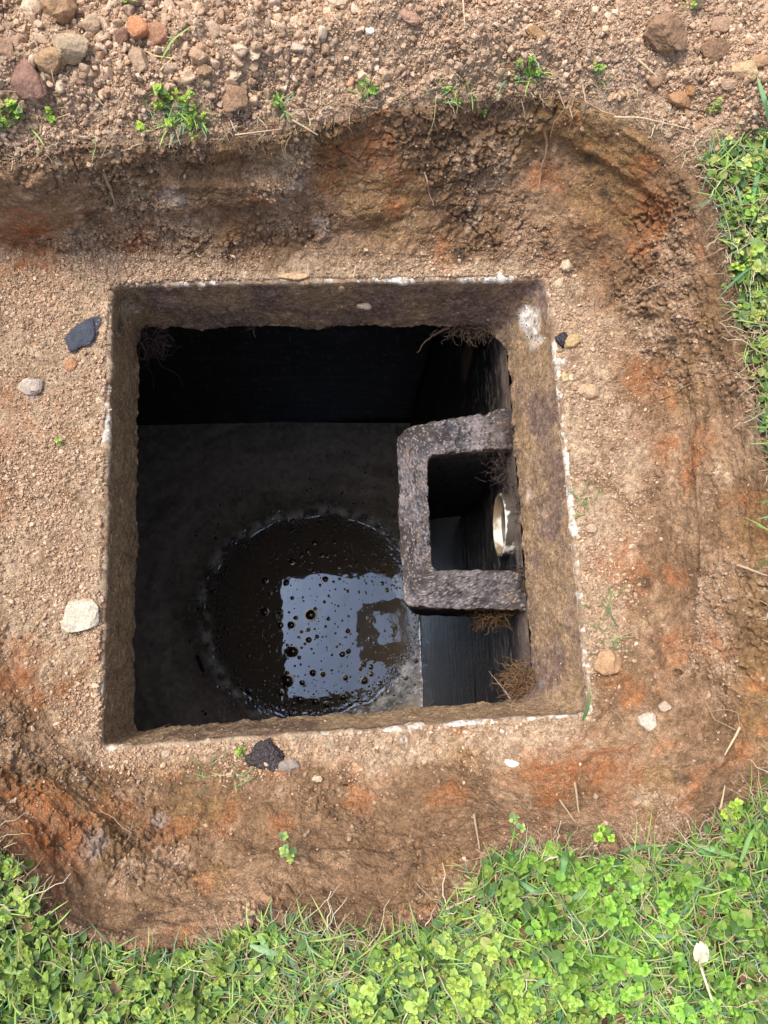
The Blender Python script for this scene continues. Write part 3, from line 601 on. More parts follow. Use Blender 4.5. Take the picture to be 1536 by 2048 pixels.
D_spoil = spoil * sm(0, .012, dC) * (.55 + .9 * cl); D_floor = floor_ * (.5 + .5 * sm(.02, .1, k)) * np.clip(1.25 - k, 0.05, 1) * (.12 + cl * .9) * (.5 + .9 * leftdens)
D_wall = (wall + .25 * floor_) * (.02 + rough * cl2 * sm(-.3, .3, n1 + .6 * n2)) * (1 - .6 * sm(1.6, 1.9, k)); D_rim = np.exp(-np.abs(k - 2.0) / .035)
parts = []
parts += crumbs(D_spoil, 46000, .0010, .0028, 1.1, CRS)
parts += crumbs(D_spoil, 8500, .0022, .0062, 2.0, CR)
parts += crumbs(D_spoil * sm(.02, .06, dC) * sm(.1, -.2, p[:, 0]), 950, .0040, .0110, 1.8, CR)
parts += crumbs(D_spoil * sm(.02, .05, dC), 220, .0045, .009, 1.8, CR)
v, f, k_ = merge(parts); tag(mesh_obj('gravel', v, f, M_crumb, col=k_, smooth=True), 'loose tan crumbs and pebbles heaped on the spoil bank behind the pit', 'gravel', kind='stuff')
parts = []
parts += crumbs(D_floor, 34000, .0008, .0022, 1.3, CRS)
parts += crumbs(D_floor, 4200, .0018, .0042, 1.8, CR)
parts += crumbs((k < .12) * 1.0 * (.2 + cl2), 700, .0014, .0045, 1.6, CR)
parts += crumbs(D_wall, 26000, .0007, .0024, 1.4, CRS, w=[3, 3, 4, .8, 3, .1, 3, .8, .4, 2], dark=.88)
parts += crumbs(D_wall, 1300, .002, .0045, 1.8, CR, w=[1.5, 2, 3, 1, 3, .4, 3, .8, .4, 2], dark=.8)
parts += crumbs(D_rim, 3500, .0009, .0035, 1.4, CRS, dark=.6)
v, f, k_ = merge(parts); tag(mesh_obj('soil_crumbs', v, f, M_crumb, col=k_, smooth=True), 'fine dry soil crumbs scattered over the pit floor and sides', 'soil', kind='stuff')

# muck stuck on the faces of the collar
def muck():
    LGp = lp.reshape(len(LG), NL, 3); LN = gridn(LGp); out = []
    rr_ = rng.integers(16, len(LG) - 8, 9000); cc_ = rng.integers(0, NL, 9000); keep = rng.random(9000) < (.25 + .75 * sm(-.2, .3, fbm(LGp[rr_, cc_], 30, 3, 810))); rr_, cc_ = rr_[keep], cc_[keep]
    q = LGp[rr_, cc_]; s = .0005 * (5 ** (rng.random(len(q)) ** 1.8)); pal = np.array([(.24, .17, .11), (.15, .10, .065), (.36, .27, .19), (.10, .065, .045), (.50, .42, .33)]); kc = pal[rng.choice(5, len(q), p=[.35, .3, .15, .15, .05])] * rng.uniform(.8, 1.2, (len(q), 1))
    tv, tf = CRS[1]; out.append(scatter(tv, tf, q, rand_rot(len(q)), s[:, None] * rng.uniform(.6, 1.2, (len(q), 3)), kc))
    for i in rng.integers(0, len(q), 520):
        n_ = -LN[rr_[i], cc_[i]] * np.sign(np.dot(LN[rr_[i], cc_[i]], q[i] - np.array([0, .26, -.06]))); d = rng.normal(size=3); d -= n_ * d.dot(n_); d /= np.linalg.norm(d); pts = [q[i]]; L = rng.uniform(.006, .026)
        for j in range(6): d = d + rng.normal(size=3) * .4; d -= n_ * d.dot(n_) * .8; d /= np.linalg.norm(d); pts.append(pts[-1] + d * L / 6 + n_ * .0004)
        out.append(tube(pts, .00028, 3, ROOT_C * rng.uniform(.5, 1.2)))
    return merge(out)
ROOT_C = np.array([.34, .24, .155])
v, f, k_ = muck(); tag(mesh_obj('muck', v, f, M_crumb, col=k_), 'grit, muck and root hairs stuck all over the inner faces of the opening', 'muck', kind='stuff')

# ------------------------------------------------------------------ individual clods and stones
def stone(px, py, wpx, hpx, colr, label, cat='clod', name='soil_clod', rot=0, thick=.65, lump=.3, m=None, seed=None, sink=.25, facets=5, rough=1.0):
    seed = seed if seed is not None else int(px * 7 + py) % 997
    c0 = at(px, py); sc = (CAM_H - c0[2]) / FPX / abs(ray(px, py)[2]) ; a, b = wpx * sc / 2, hpx * sc / 2; hgt = min(a, b) * thick
    v, f = ICO[5]; r = np.random.default_rng(seed)
    v = v * (1 + lump * 1.5 * fbm(v, 1.0, 2, seed))[:, None]
    for _ in range(facets + 3):
        d = r.normal(size=3); d /= np.linalg.norm(d); h = v @ d; th = r.uniform(.55, .8); mm = h > th; v = v - d * ((h - th) * .85 * mm)[:, None]
    v = v * (1 + rough * (.07 * fbm(v, 4, 3, seed + 1) + .05 * fbm(v, 13, 3, seed + 2)))[:, None]
    v = v / np.abs(v).max(0)
    fz = fbm(v, 3, 4, seed + 3); fh = fbm(v, 22, 3, seed + 5)
    kc = np.asarray(colr)[None] * (1 + .28 * fz + .22 * fh)[:, None]
    v = v * [a, b, hgt]; v = v @ rz(R(rot)).T
    o = mesh_obj(name, v, f, m or M_stone, col=np.clip(kc, 0.004, .9))
    o.location = tuple(c0 + np.array([0, 0, hgt * (1 - 2 * sink)])); return tag(o, label, cat)
TANC = (.42, .29, .185); LT = (.56, .43, .30); BR = (.25, .145, .08); RB = (.24, .13, .09)
S = stone
S(62, 168, 62, 88, (.235, .135, .10), 'large smooth reddish brown stone at the left edge of the bank', 'stone', 'stone', 28, .55, .12, facets=8)
S(68, 20, 38, 36, LT, 'round pale cream clod in the upper left corner of the bank')
S(128, 30, 62, 62, (.33, .20, .11), 'big rounded brown clod right of the pale cream clod', rot=-15, thick=.8)
S(183, 55, 32, 30, TANC, 'round tan clod below right of the big brown clod', thick=.8)
S(218, 65, 22, 20, LT, 'cream pebble beside the orange clod', 'pebble', 'pebble'); S(200, 74, 16, 20, LT, 'narrow cream pebble left of the orange clod', 'pebble', 'pebble')
S(277, 65, 40, 42, (.44, .20, .10), 'orange clay clod on the bank near the green grass shoot', rot=20)
S(318, 72, 50, 44, (.33, .17, .10), 'reddish brown clod right of the orange clay clod', rot=-20)
S(245, 78, 28, 34, (.22, .12, .08), 'dark brown clod left of the orange clay clod', thick=.8)
S(108, 128, 52, 46, (.36, .23, .13), 'brown gritty clod right of the smooth reddish stone', thick=.8)
S(140, 100, 66, 52, (.42, .31, .20), 'broad crumbling tan clod in the middle of the upper left bank', thick=.7)
S(34, 88, 36, 24, (.32, .20, .13), 'flattish brown clod above the smooth reddish stone')
S(10, 105, 40, 44, (.27, .17, .11), 'brown clod cut off by the left edge of the photo')
S(160, 160, 24, 22, (.30, .17, .12), 'small red brown clod alone on fine crumbs right of the reddish stone')
S(475, 205, 52, 58, (.34, .21, .13), 'big knobbly brown clod on the pit brink right of the bright green weed', thick=.9)
S(283, 130, 40, 46, (.37, .25, .17), 'tan lumpy clod under the orange clay clod', thick=.8)
S(510, 110, 22, 30, LT, 'tall cream pebble in the gravel left of centre', 'pebble', 'pebble'); S(597, 98, 28, 18, (.52, .42, .32), 'pale oval pebble in the gravel', 'pebble', 'pebble')
S(590, 50, 26, 28, LT, 'pale tan clod in the gravel at top centre left'); S(676, 8, 40, 34, LT, 'cream clod cut off by the top edge of the photo')
S(738, 65, 20, 16, (.62, .56, .48), 'whitish oval pebble in the gravel at top centre', 'pebble', 'pebble')
S(400, 120, 34, 32, (.42, .27, .17), 'round tan clod in gravel above the bright green weed', thick=.8); S(410, 145, 26, 24, (.30, .19, .11), 'small brown clod touching the round tan clod', thick=.8)
S(470, 155, 26, 22, LT, 'cream clod above the big knobbly brown clod'); S(820, 40, 34, 30, (.42, .25, .17), 'pinkish clod on the bank right of centre')
S(1075, 70, 46, 26, (.27, .16, .08), 'flat brown chip on the bank by the fine roots', 'clod', 'soil_clod', -10, .5)
S(1325, 75, 74, 84, (.27, .165, .10), 'large round brown clod on the bank at upper right', thick=.7, rough=1.6); S(1420, 110, 56, 46, (.25, .15, .09), 'brown clod right of the large round clod', thick=.8, rough=1.5)
S(1484, 150, 46, 38, (.50, .35, .20), 'pale yellow clod near the right edge of the bank', thick=.8, facets=9)
S(1360, 202, 46, 36, (.38, .21, .11), 'orange brown clod on the brink at upper right', rot=-10); S(1380, 180, 18, 28, (.30, .16, .07), 'thin rust coloured flake standing between two clods', 'stone', 'stone', -20)
S(1455, 175, 26, 24, (.40, .27, .18), 'small tan clod left of the green blades at right', thick=.8); S(1305, 165, 32, 28, (.30, .18, .11), 'small brown clod above the orange brown clod')
S(1520, 130, 36, 30, (.36, .22, .12), 'clod at the right edge of the bank above the blue green blade'); S(1440, 55, 40, 36, (.36, .23, .15), 'tan brown clod in the upper right corner of the bank')
S(158, 1230, 78, 66, (.52, .47, .37), 'pale grey flat stone lying left of the opening', 'stone', 'stone', 20, .3, .14, facets=3)
S(1213, 1328, 56, 52, (.40, .25, .14), 'orange and brown stone beside the lower right corner of the opening', 'stone', 'stone', 15, .6)
S(1296, 1446, 54, 40, (.60, .52, .42), 'whitish flat stone on the pit side at lower right', 'stone', 'stone', -20, .5)
S(1178, 784, 42, 32, (.48, .33, .21), 'tan flat clod right of the opening near its middle', rot=-10)
S(1142, 685, 38, 26, (.46, .33, .17), 'yellowish stone against the black lump by the right rim', 'stone', 'stone', 25, .7)
S(1117, 567, 28, 18, (.58, .45, .30), 'pale oblong stone at the upper right corner of the opening', 'stone', 'stone', 35, .6); S(1133, 533, 26, 26, (.52, .42, .28), 'pale lump above the oblong stone')
S(142, 732, 26, 26, (.40, .20, .11), 'round reddish clod under the blue grey slab at left', thick=.6); S(1128, 757, 16, 22, (.52, .38, .22), 'small yellow pebble at the right rim', 'pebble', 'pebble'); S(1142, 757, 12, 16, (.58, .46, .32), 'tiny cream pebble next to the yellow pebble', 'pebble', 'pebble')
S(1180, 1058, 26, 22, (.50, .36, .24), 'tan clod with a white fleck right of the opening near the pipe'); S(62, 775, 44, 34, (.46, .38, .32), 'pale chalky lump low on the left side of the pit', thick=.6)
S(1022, 1527, 30, 16, (.80, .77, .74), 'white oblong fragment below the opening', 'stone', 'stone', -20, .5); S(1326, 1412, 26, 22, (.48, .38, .29), 'pale knobbly lump above the whitish flat stone')
S(635, 1558, 22, 12, (.50, .40, .28), 'small cream stone below the opening at centre', 'stone', 'stone'); S(332, 1507, 18, 14, (.48, .38, .28), 'small pale stone under the front rim at left', 'stone', 'stone')
S(580, 1528, 44, 30, (.30, .25, .21), 'grey gritty lump right of the black sludge', thick=.6, rough=2)
S(586, 553, 64, 16, (.50, .34, .20), 'long flat tan clod lying along the back rim', rot=2, thick=.5, sink=.4)
# sludge and the slate-blue slab
S(532, 1520, 84, 82, (.022, .014, .016), 'glossy black purple sludge heap in front of the opening', 'sludge', 'sludge_heap', 0, .22, .55, M_tar, rough=2.6, sink=.35)
S(1122, 682, 26, 32, (.015, .013, .02), 'shiny black lump stuck on the right rim', 'sludge', 'sludge_lump', 10, .8, .3, M_tar, rough=2)
S(172, 671, 54, 86, (.060, .066, .088), 'blue grey slate chip dusted with crumbs, left of the opening', 'slate', 'slate_chip', -28, .22, .6, M_stone, seed=41, facets=2, sink=.05)

# ------------------------------------------------------------------ roots
ROOT = np.array([.38, .265, .17])
def root_line(px, w, label, lift=.003, jit=.0006, colr=ROOT, name='root', cat='root', mm=None):
    pts = [at(x, y, lift * (1 + (i % 2))) for i, (x, y) in enumerate(px)]; n = max(12, len(pts) * 8); q = resample(pts, n, jit)
    s = np.linspace(0, 1, n); v, f, kc = tube(q - q[0], w / 2 * (1 - .55 * s), 6, np.asarray(colr)); o = mesh_obj(name, v, f, mm or M_root, col=kc); o.location = tuple(q[0]); return tag(o, label, cat)
RL = root_line
RL([(1460, 490), (1440, 500), (1420, 512), (1395, 520), (1375, 545), (1345, 560), (1310, 570), (1290, 578), (1270, 600), (1245, 612)], .0021, 'long pale forked root running across the upper right pit wall', lift=.004)
RL([(1312, 566), (1305, 552), (1290, 553), (1283, 570)], .0015, 'short curled side root at the bend of the long pale root')
RL([(1165, 170), (1172, 205), (1200, 220), (1228, 231)], .0030, 'thick white root sticking out of the back brink', lift=.012)
RL([(1140, 215), (1145, 235), (1138, 262)], .0020, 'root with a bead hanging beside the thick white root', lift=.01)
RL([(1115, 180), (1130, 215), (1108, 245), (1100, 275)], .0018, 'wavy root dangling down the back wall', lift=.008); RL([(1090, 250), (1092, 300), (1080, 345), (1078, 370)], .0045, 'shaggy brown root hanging on the back wall', colr=(.30, .19, .11), lift=.005, jit=.0014)
RL([(1042, 198), (1048, 225), (1055, 265)], .0012, 'thin straight root left of the shaggy root', lift=.008)
RL([(848, 345), (856, 365), (858, 385), (868, 412)], .0024, 'pale kinked root in the middle of the back wall', lift=.006)
RL([(872, 195), (868, 240), (855, 280)], .0014, 'long thin green tinged stem hanging on the back wall', colr=(.36, .33, .14), lift=.008)
RL([(208, 345), (222, 380), (232, 415)], .0045, 'tapering pale root with crumbs at the upper left wall', lift=.004, jit=.001)
RL([(345, 15), (352, 60)], .001, 'fine thread root on the upper left bank'); RL([(103, 140), (108, 165), (118, 190)], .0010, 'fine root lying on the smooth reddish stone', lift=.016, jit=.0002)
RL([(0, 182), (50, 185), (90, 210), (125, 228)], .0013, 'pinkish root curving under the reddish stone', lift=.004)
RL([(245, 1511), (262, 1522), (285, 1526), (302, 1531)], .0016, 'pale curved root below the lower left corner of the opening')
RL([(200, 1620), (225, 1635), (245, 1655), (262, 1665), (255, 1680), (245, 1695)], .0013, 'thin wavy root on the front wall at left'); RL([(262, 1662), (268, 1630)], .0012, 'short root branching up from the wavy root')
RL([(1224, 1420), (1240, 1432), (1250, 1450), (1258, 1465), (1256, 1482)], .0013, 'thin curved root left of the whitish flat stone'); RL([(1290, 1302), (1310, 1335), (1325, 1355)], .0012, 'thin root above the dark burrow')
RL([(1060, 50), (1110, 40), (1150, 0)], .0016, 'long root sloping up the bank at top centre right', lift=.006); RL([(1090, 80), (1120, 45), (1140, 20)], .0010, 'thin root beside the long sloping root', lift=.006)
RL([(1160, 30), (1150, 70), (1130, 105)], .0010, 'hair root on the bank right of the long root', lift=.006); RL([(1200, 110), (1215, 95), (1240, 80)], .0018, 'pale root next to the large round clod', lift=.008)
RL([(1440, 1340), (1480, 1348), (1500, 1358)], .0012, 'thin root at the right pit side'); RL([(1420, 1425), (1450, 1418), (1475, 1425), (1480, 1455)], .0016, 'branching pale root on the lower right pit side', lift=.005); RL([(1470, 1460), (1430, 1440), (1410, 1400)], .0013, 'second pale root crossing the lower right pit side', lift=.004)
RL([(1380, 645), (1410, 640), (1432, 628)], .0012, 'root fibres below the long root at right'); RL([(1320, 798), (1350, 785), (1375, 770), (1400, 762)], .0014, 'faint root along the right pit wall'); RL([(1300, 820), (1320, 808)], .001, 'broken end of the faint root on the right wall')
RL([(135, 768), (140, 790), (155, 812), (178, 822)], .0010, 'fine branched root in the crumbs left of the opening')
RL([(630, 1800), (595, 1770)], .0014, 'bent green stalk', colr=(.3, .33, .1)) if False else None
# fibres: too many to count
def fibres(dens, n, lmin, lmax, w, colr, down=0.0, lift=.004):
    q, nr, idx = sample(dens, n); n = len(q); out = []
    for i in range(n):
        L = rng.uniform(lmin, lmax); d = rng.normal(size=3); d -= nr[i] * d.dot(nr[i]) * .8; d[2] -= down; d /= np.linalg.norm(d); m = 7; pts = [q[i] + nr[i] * .0005]; cur = d
        for j in range(m - 1):
            cur = cur + rng.normal(size=3) * .35; cur -= nr[i] * cur.dot(nr[i]) * .5; cur[2] -= down * .3; cur /= np.linalg.norm(cur); pts.append(pts[-1] + cur * L / m + nr[i] * lift / m * rng.uniform(0, 1.3) * (1 if j < 3 else -.3))
        out.append(tube(pts, w * rng.uniform(.5, 1.2) * np.linspace(1, .4, m), 3, colr * rng.uniform(.6, 1.2)))
    return out
fb = fibres((wall + .4 * floor_) * (.2 + cl2), 900, .006, .024, .0003, ROOT) + fibres(D_rim * (p[:, 1] > .3) * sm(-.3, .3, fbm(p, 12, 2, 801)), 2200, .008, .034, .00032, ROOT * .85, down=.8, lift=.01) + fibres(D_rim * (p[:, 1] < .3), 900, .008, .03, .0004, ROOT * .75, lift=.012)
fb += fibres(D_spoil, 170, .01, .035, .00045, ROOT * 1.2, lift=.008)
v, f, k_ = merge(fb); tag(mesh_obj('root_fibres', v, f, M_root, col=k_), 'hair thin root fibres sticking out all over the pit walls and brink', 'roots', kind='stuff')
# roots and muck hanging in the opening
def clump(name, base, n, spread, L, colr, label, down=1.0, out=(0, 0, 0), w=.0006):
    o_ = []
    for i in range(n):
        b = base + rng.normal(size=3) * spread; m = 10; pts = [b]; cur = np.array([out[0], out[1], -down]) + rng.normal(size=3) * .5
        for j in range(m): cur = cur + rng.normal(size=3) * .55 + np.array([out[0], out[1], -down]) * .22; cur /= np.linalg.norm(cur); pts.append(pts[-1] + cur * L * rng.uniform(.5, 1.1) / m)
        o_.append(tube(np.array(pts) - base, w * rng.uniform(.6, 1.6) * np.linspace(1, .35, m + 1), 4, np.asarray(colr) * rng.uniform(.6, 1.4)))
    v, f, kc = merge(o_); o = mesh_obj(name, v, f, M_root, col=kc); o.location = tuple(base); return tag(o, label, 'roots')
clump('root_clump', P(290, 668, -.14), 260, np.array([.011, .007, .007]), .055, (.07, .045, .04), 'dark matted root clump hanging under the upper left corner of the opening', w=.0009)
clump('root_clump', P(300, 690, -.17), 16, np.array([.004, .003, .006]), .16, (.07, .05, .042), 'long thin root strand trailing from the matted clump into the dark', out=(.08, -.05, 0), w=.0006)
for j, (x, y, l) in enumerate([(505, 650, .03), (645, 640, .02)]): clump('root_clump', P(x, y, -.14), 14, np.array([.003, .002, .003]), l, (.10, .065, .045), ['small muck icicle hanging from the back lip left of centre', 'tiny muck tuft hanging from the back lip near its middle'][j])
clump('root_mat', P(960, 652, -.133), 220, np.array([.030, .006, .005]), .045, (.12, .08, .055), 'matted brown root fringe across the upper right corner of the opening', down=.4, out=(.1, -.3, 0), w=.0007)
clump('root_mat', P(1045, 1365, -.125), 170, np.array([.010, .012, .008]), .05, (.17, .10, .055), 'tangled brown roots in the lower right corner of the opening', down=.3, out=(-.4, .2, 0), w=.0006)
clump('root_mat', P(985, 1232, -.19), 130, np.array([.014, .004, .014]), .055, (.13, .075, .035), 'rusty brown roots hanging below the front arm of the baffle', down=1, w=.0008)
clump('root_mat', P(1005, 930, -.15), 120, np.array([.010, .022, .006]), .03, (.06, .045, .04), 'dark root fuzz along the right wall inside the baffle', down=.5, out=(-.3, 0, 0), w=.0004)
def twig(pts3, w, colr, label, name='twig', cat='twig'):
    n = len(pts3) * 8; q = resample(pts3, n, .0007); v, f, kc = tube(q - q[0], w / 2 * (1 - .8 * np.linspace(0, 1, n)), 7, np.asarray(colr)); o = mesh_obj(name, v, f, M_root, col=kc); o.location = tuple(q[0]); return tag(o, label, cat)
for j, (x, y, z, n_) in enumerate([(1036, 870, -.135, 150), (1048, 1010, -.135, 90), (1052, 1160, -.135, 90)]):
    clump('root_mat', P(x, y, z), n_, np.array([.004, .012, .006]), .034, (.06, .043, .036), ['dark shaggy muck and roots along the right lip behind the baffle', 'dark root fringe on the right lip beside the pipe', 'dark root fringe on the right lip by the front baffle arm'][j], down=.8, out=(-.35, 0, 0), w=.0005)
twig([P(900, 655, -.14), P(880, 662, -.15), P(860, 675, -.16), P(845, 688, -.17), P(835, 706, -.18)], .006, (.14, .10, .07), 'bent twig poking left from the root fringe over the dark opening')
twig([P(915, 650, -.14), P(890, 645, -.14), P(864, 644, -.14)], .0045, (.16, .12, .09), 'pale straight twig above the bent twig at the back lip')
twig([P(1022, 1398, -.12), P(1000, 1370, -.13), P(977, 1342, -.15)], .0020, (.34, .25, .2), 'pale twig slanting over the dark lower right of the opening')
twig([P(1027, 1430, -.05), P(1022, 1410, -.06), P(1038, 1390, -.07)], .0014, (.38, .25, .15), 'thin forked rootlet at the front lip')
twig([P(930, 560, -.02), P(940, 585, -.05), P(945, 610, -.08), P(965, 640, -.11)], .0010, (.34, .25, .17), 'thin hair root on the back face of the opening')
S(1022, 632, 14, 10, (.45, .26, .15), 'small orange stone on the ledge at the upper right corner', 'stone', 'stone') if False else None
def free_stone(q0, r3, colr, label, name='stone', cat='stone', m=None, seed=5):
    v, f = ICO[3]; v = v * (1 + .45 * fbm(v, 1.2, 3, seed))[:, None]; kc = np.asarray(colr)[None] * (1 + .4 * fbm(v, 4, 3, seed + 1))[:, None]; o = mesh_obj(name, v * np.asarray(r3), f, m or M_stone, col=kc); o.location = tuple(q0); return tag(o, label, cat)
free_stone(P(1022, 633, -.105), (.0065, .0045, .004), (.42, .22, .12), 'small orange pebble lodged at the upper right inner corner', 'pebble', 'pebble')
free_stone(P(1030, 656, -.10), (.010, .009, .006), (.55, .57, .62), 'blue white plaster lump at the upper right inner corner', 'mortar_lump', 'mortar', seed=9)
free_stone(P(728, 608, -.062) + [0, -.004, 0], (.011, .005, .006), (.50, .38, .29), 'pale crusty lump stuck on the back face of the opening', 'mortar_lump', 'mortar', seed=14)
free_stone(P(684, 575, -.02) + [0, -.003, 0], (.006, .004, .009), (.36, .24, .14), 'small tan clod on the back face below the rim', 'soil_clod', 'clod', seed=15)
free_stone(P(1083, 1378, -.11) , (.007, .012, .008), (.14, .15, .16), 'grey stone half hidden in the lower right corner', 'stone', 'stone', seed=17)

# ------------------------------------------------------------------ plants
def leaf_tmpl(n=7, w=.46, tip=.9, cup=.25, droop=.25):
    s = np.linspace(0, 1, n); wid = w * np.sin(PI * np.clip(s * .93 + .07, 0, 1) ** tip) ** .62; wid[-1] = .03; wid[0] = .05
    V = []
    for i in range(n):
        z = -droop * s[i] ** 2; V += [(-wid[i], s[i], z + cup * wid[i]), (-wid[i] * .5, s[i], z + cup * wid[i] * .35), (0, s[i], z - .02), (wid[i] * .5, s[i], z + cup * wid[i] * .35), (wid[i], s[i], z + cup * wid[i])]
    return np.array(V), grid_faces(n, 5), np.tile([1.0, 1.02, .86, 1.02, 1.0], n)
LEAVES = [leaf_tmpl(7, .44, .95, .30, .22), leaf_tmpl(7, .52, 1.05, .18, .38), leaf_tmpl(7, .48, .85, .45, .10)]
G_new = np.array([.42, .60, .095]); G_mid = np.array([.21, .355, .060]); G_old = np.array([.105, .20, .055]); G_yel = np.array([.38, .42, .13]); G_pale = np.array([.30, .38, .20])
def rosette(c0, size, tilt, up, age, acc, hue):
    npair = int(rng.integers(4, 7)); Rr = rz(rng.random() * 2 * PI) ; ax = rng.normal(size=2); Rt = rx(tilt * ax[0]) @ ry(tilt * ax[1])
    for j in range(npair):
        u = j / (npair - 1)                         # 0 = oldest, lowest
        L = size * (1.0 - .72 * u) * rng.uniform(.85, 1.12); elev = R(2 + 62 * u ** 1.3) + rng.normal() * .12; base = np.array([0, 0, size * (1.0 * u)])
        for s_ in (0, 1):
            A = Rt @ Rr @ rz(j * PI / 2 + s_ * PI + rng.normal() * .18) @ rx(elev)
            kc = (G_old * (1 - u) ** 1.5 + G_mid * (1 - abs(2 * u - .8)) * .8 + G_new * u ** 1.1 * .9); kc = kc * rng.uniform(.85, 1.18) * hue
            if rng.random() < .05 and u < .5: kc = G_yel * rng.uniform(.7, 1)
            acc.append((c0 + Rt @ base + A @ np.array([0, size * .08, 0]), A, L * np.array([1, 1, 1]), kc, rng.integers(0, 3)))
def leaves_mesh(acc):
    pos = np.array([a[0] for a in acc]); rot = np.array([a[1] for a in acc]); sc = np.array([a[2] for a in acc]); kc = np.array([a[3] for a in acc]); ti_ = np.array([a[4] for a in acc]); out = []
    for j in range(3):
        m = ti_ == j
        if m.any(): out.append(scatter(LEAVES[j][0], LEAVES[j][1], pos[m], rot[m], sc[m], kc[m], LEAVES[j][2]))
    return out
turf = top * (1 - sm(.15, .5, spoil)) * sm(.0, .006, dC)
grassy = np.clip(np.exp(-np.abs(PX - 600) / 330.) * sm(1750, 1850, PY) + .9 * sm(.1, .35, fbm(p, 7, 3, 731)) + .5 * (p[:, 0] > .34), 0, 1)
bare = sm(.20, .42, fbm(p, 9, 3, 701) + .12 * np.exp(-((PX - 1270) ** 2 + (PY - 1960) ** 2) / 8000.)*3)
right = sm(.30, .36, p[:, 0]) * (p[:, 1] > .0)
D_ros = turf * (1 - .85 * bare) * (1 - .6 * grassy) * (.55 + .6 * sm(-.3, .2, fbm(p, 13, 3, 703))) * (1 - .35 * right); D_gr = turf * (.25 + 1.6 * grassy)
acc = []; q, nr, idx = sample(D_ros, 2900, .30)
for i in range(len(q)):
    y_ = sm(-.25, .25, vn(q[i:i + 1], 7, 721))[0]
    hue = np.array([.88 + .28 * y_, 1.0, .85 + .35 * y_]) * (.75 + .35 * sm(-.3, .3, vn(q[i:i + 1], 16, 723))[0]) * (1 if rng.random() > .16 else .8)
    if right[idx[i]] > .5 and rng.random() < .55: hue = np.array([1.55, 1.12, 1.9]) * rng.uniform(.8, 1.1)
    lift = rng.random() ** 1.3 * .026 * min(1, dC[idx[i]] / .03 + .35)
    rosette(q[i] + np.array([0, 0, lift]), (.0043 + .0088 * rng.random() ** 2.0), .32, None, 0, acc, hue)
parts = leaves_mesh(acc)
# low single round leaves underneath
q, nr, idx = sample(turf * (1 - .7 * bare), 7600, .30); acc = []
for i in range(len(q)):
    A = rz(rng.random() * 2 * PI) @ rx(rng.normal() * .45) @ ry(rng.normal() * .4); kc = (G_old * 1.0 if rng.random() < .6 else G_mid) * rng.uniform(.6, 1.2)
    if rng.random() < .12: kc = G_yel * rng.uniform(.5, .9)
    if rng.random() < .07: kc = np.array([.25, .15, .08])
    acc.append((q[i] + np.array([0, 0, rng.uniform(.001, .016)]), A, np.full(3, rng.uniform(.005, .0125)), kc, rng.integers(0, 3)))
parts += leaves_mesh(acc)
v, f, k_ = merge(parts); tag(mesh_obj('ground_cover', v, f, M_leaf, col=k_), 'dense mat of small round leaved bright green weeds around the pit', 'weeds', kind='stuff')
# grass among the weeds, dead straw
def blade_pts(q0, L, head, lift0, bend, n=9):
    s = np.linspace(0, 1, n); d = np.array([math.cos(head), math.sin(head), 0]); sd_ = np.array([-d[1], d[0], 0]); el = lift0
    z = L * (math.sin(el) * s - bend * s ** 2 * .6); r_ = L * (math.cos(el) * s + .12 * s ** 2); return q0 + d * r_[:, None] + sd_ * (L * rng.normal() * .18 * s ** 2)[:, None] + np.c_[0 * s, 0 * s, z]
def blades(dens, n, l0, l1, w0, w1, cols, el=(.25, 1.1)):
    q, nr, idx = sample(dens, n, .30); n = len(q); out = []
    for i in range(n):
        L = rng.uniform(l0, l1); kc = np.asarray(cols[rng.integers(0, len(cols))]) * rng.uniform(.75, 1.25)
        out.append(ribbon(blade_pts(q[i] + [0, 0, rng.uniform(0, .012)], L, rng.random() * 2 * PI, rng.uniform(*el), rng.uniform(.2, .9)), rng.uniform(w0, w1), col=kc))
    return out
gcols = [(.17, .31, .08), (.24, .40, .08), (.12, .24, .11), (.30, .44, .10), (.12, .24, .14)]
bl = blades(D_gr, 5200, .014, .050, .0008, .0021, gcols + [(.34, .44, .12), (.28, .40, .10)]) + blades(D_gr * sm(.01, .04, dC), 230, .035, .065, .002, .0042, [(.085, .22, .11), (.11, .27, .09), (.13, .27, .14)], (.15, .4))
dl = np.exp(-np.abs(PX - 480) / 260.) * (PY > 1700); bl += blades(turf * dl, 1700, .012, .035, .0009, .0018, gcols + [(.35, .42, .12)])
v, f, k_ = merge(bl); tag(mesh_obj('grass', v, f, M_grass, col=k_), 'thin green grass blades growing through the weeds around the pit', 'grass', kind='stuff')
scols = [(.48, .38, .24), (.40, .30, .18), (.58, .50, .36), (.30, .21, .12)]
D_brink = np.exp(-np.abs(dC - .006) / .014) * top * (1 - .75 * spoil)
st = []
for dens, n, L0, L1 in [(turf * (.4 + bare + .5 * grassy), 2900, .012, .052), (D_brink, 1700, .006, .028)]:
    q, nr, idx = sample(dens, n, .15); n = len(q)
    for i in range(n):
        L = rng.uniform(L0, L1); pts = blade_pts(q[i] + [0, 0, rng.uniform(.0, .020) if L0 > .01 else rng.uniform(0, .01)], L, rng.random() * 2 * PI, rng.uniform(-.1, .6), rng.uniform(0, .6), 7); pts[1:-1] += rng.normal(size=(5, 3)) * L * .035
        st.append(tube(pts, rng.uniform(.0003, .0010) * np.linspace(1, .4, 7), 4, np.asarray(scols[rng.integers(0, 4)]) * rng.uniform(.7, 1.15)))
v, f, k_ = merge(st); tag(mesh_obj('dead_grass', v, f, M_straw, col=k_), 'dry tan straw and dead stems tangled through the turf and its cut edge', 'straw', kind='stuff')

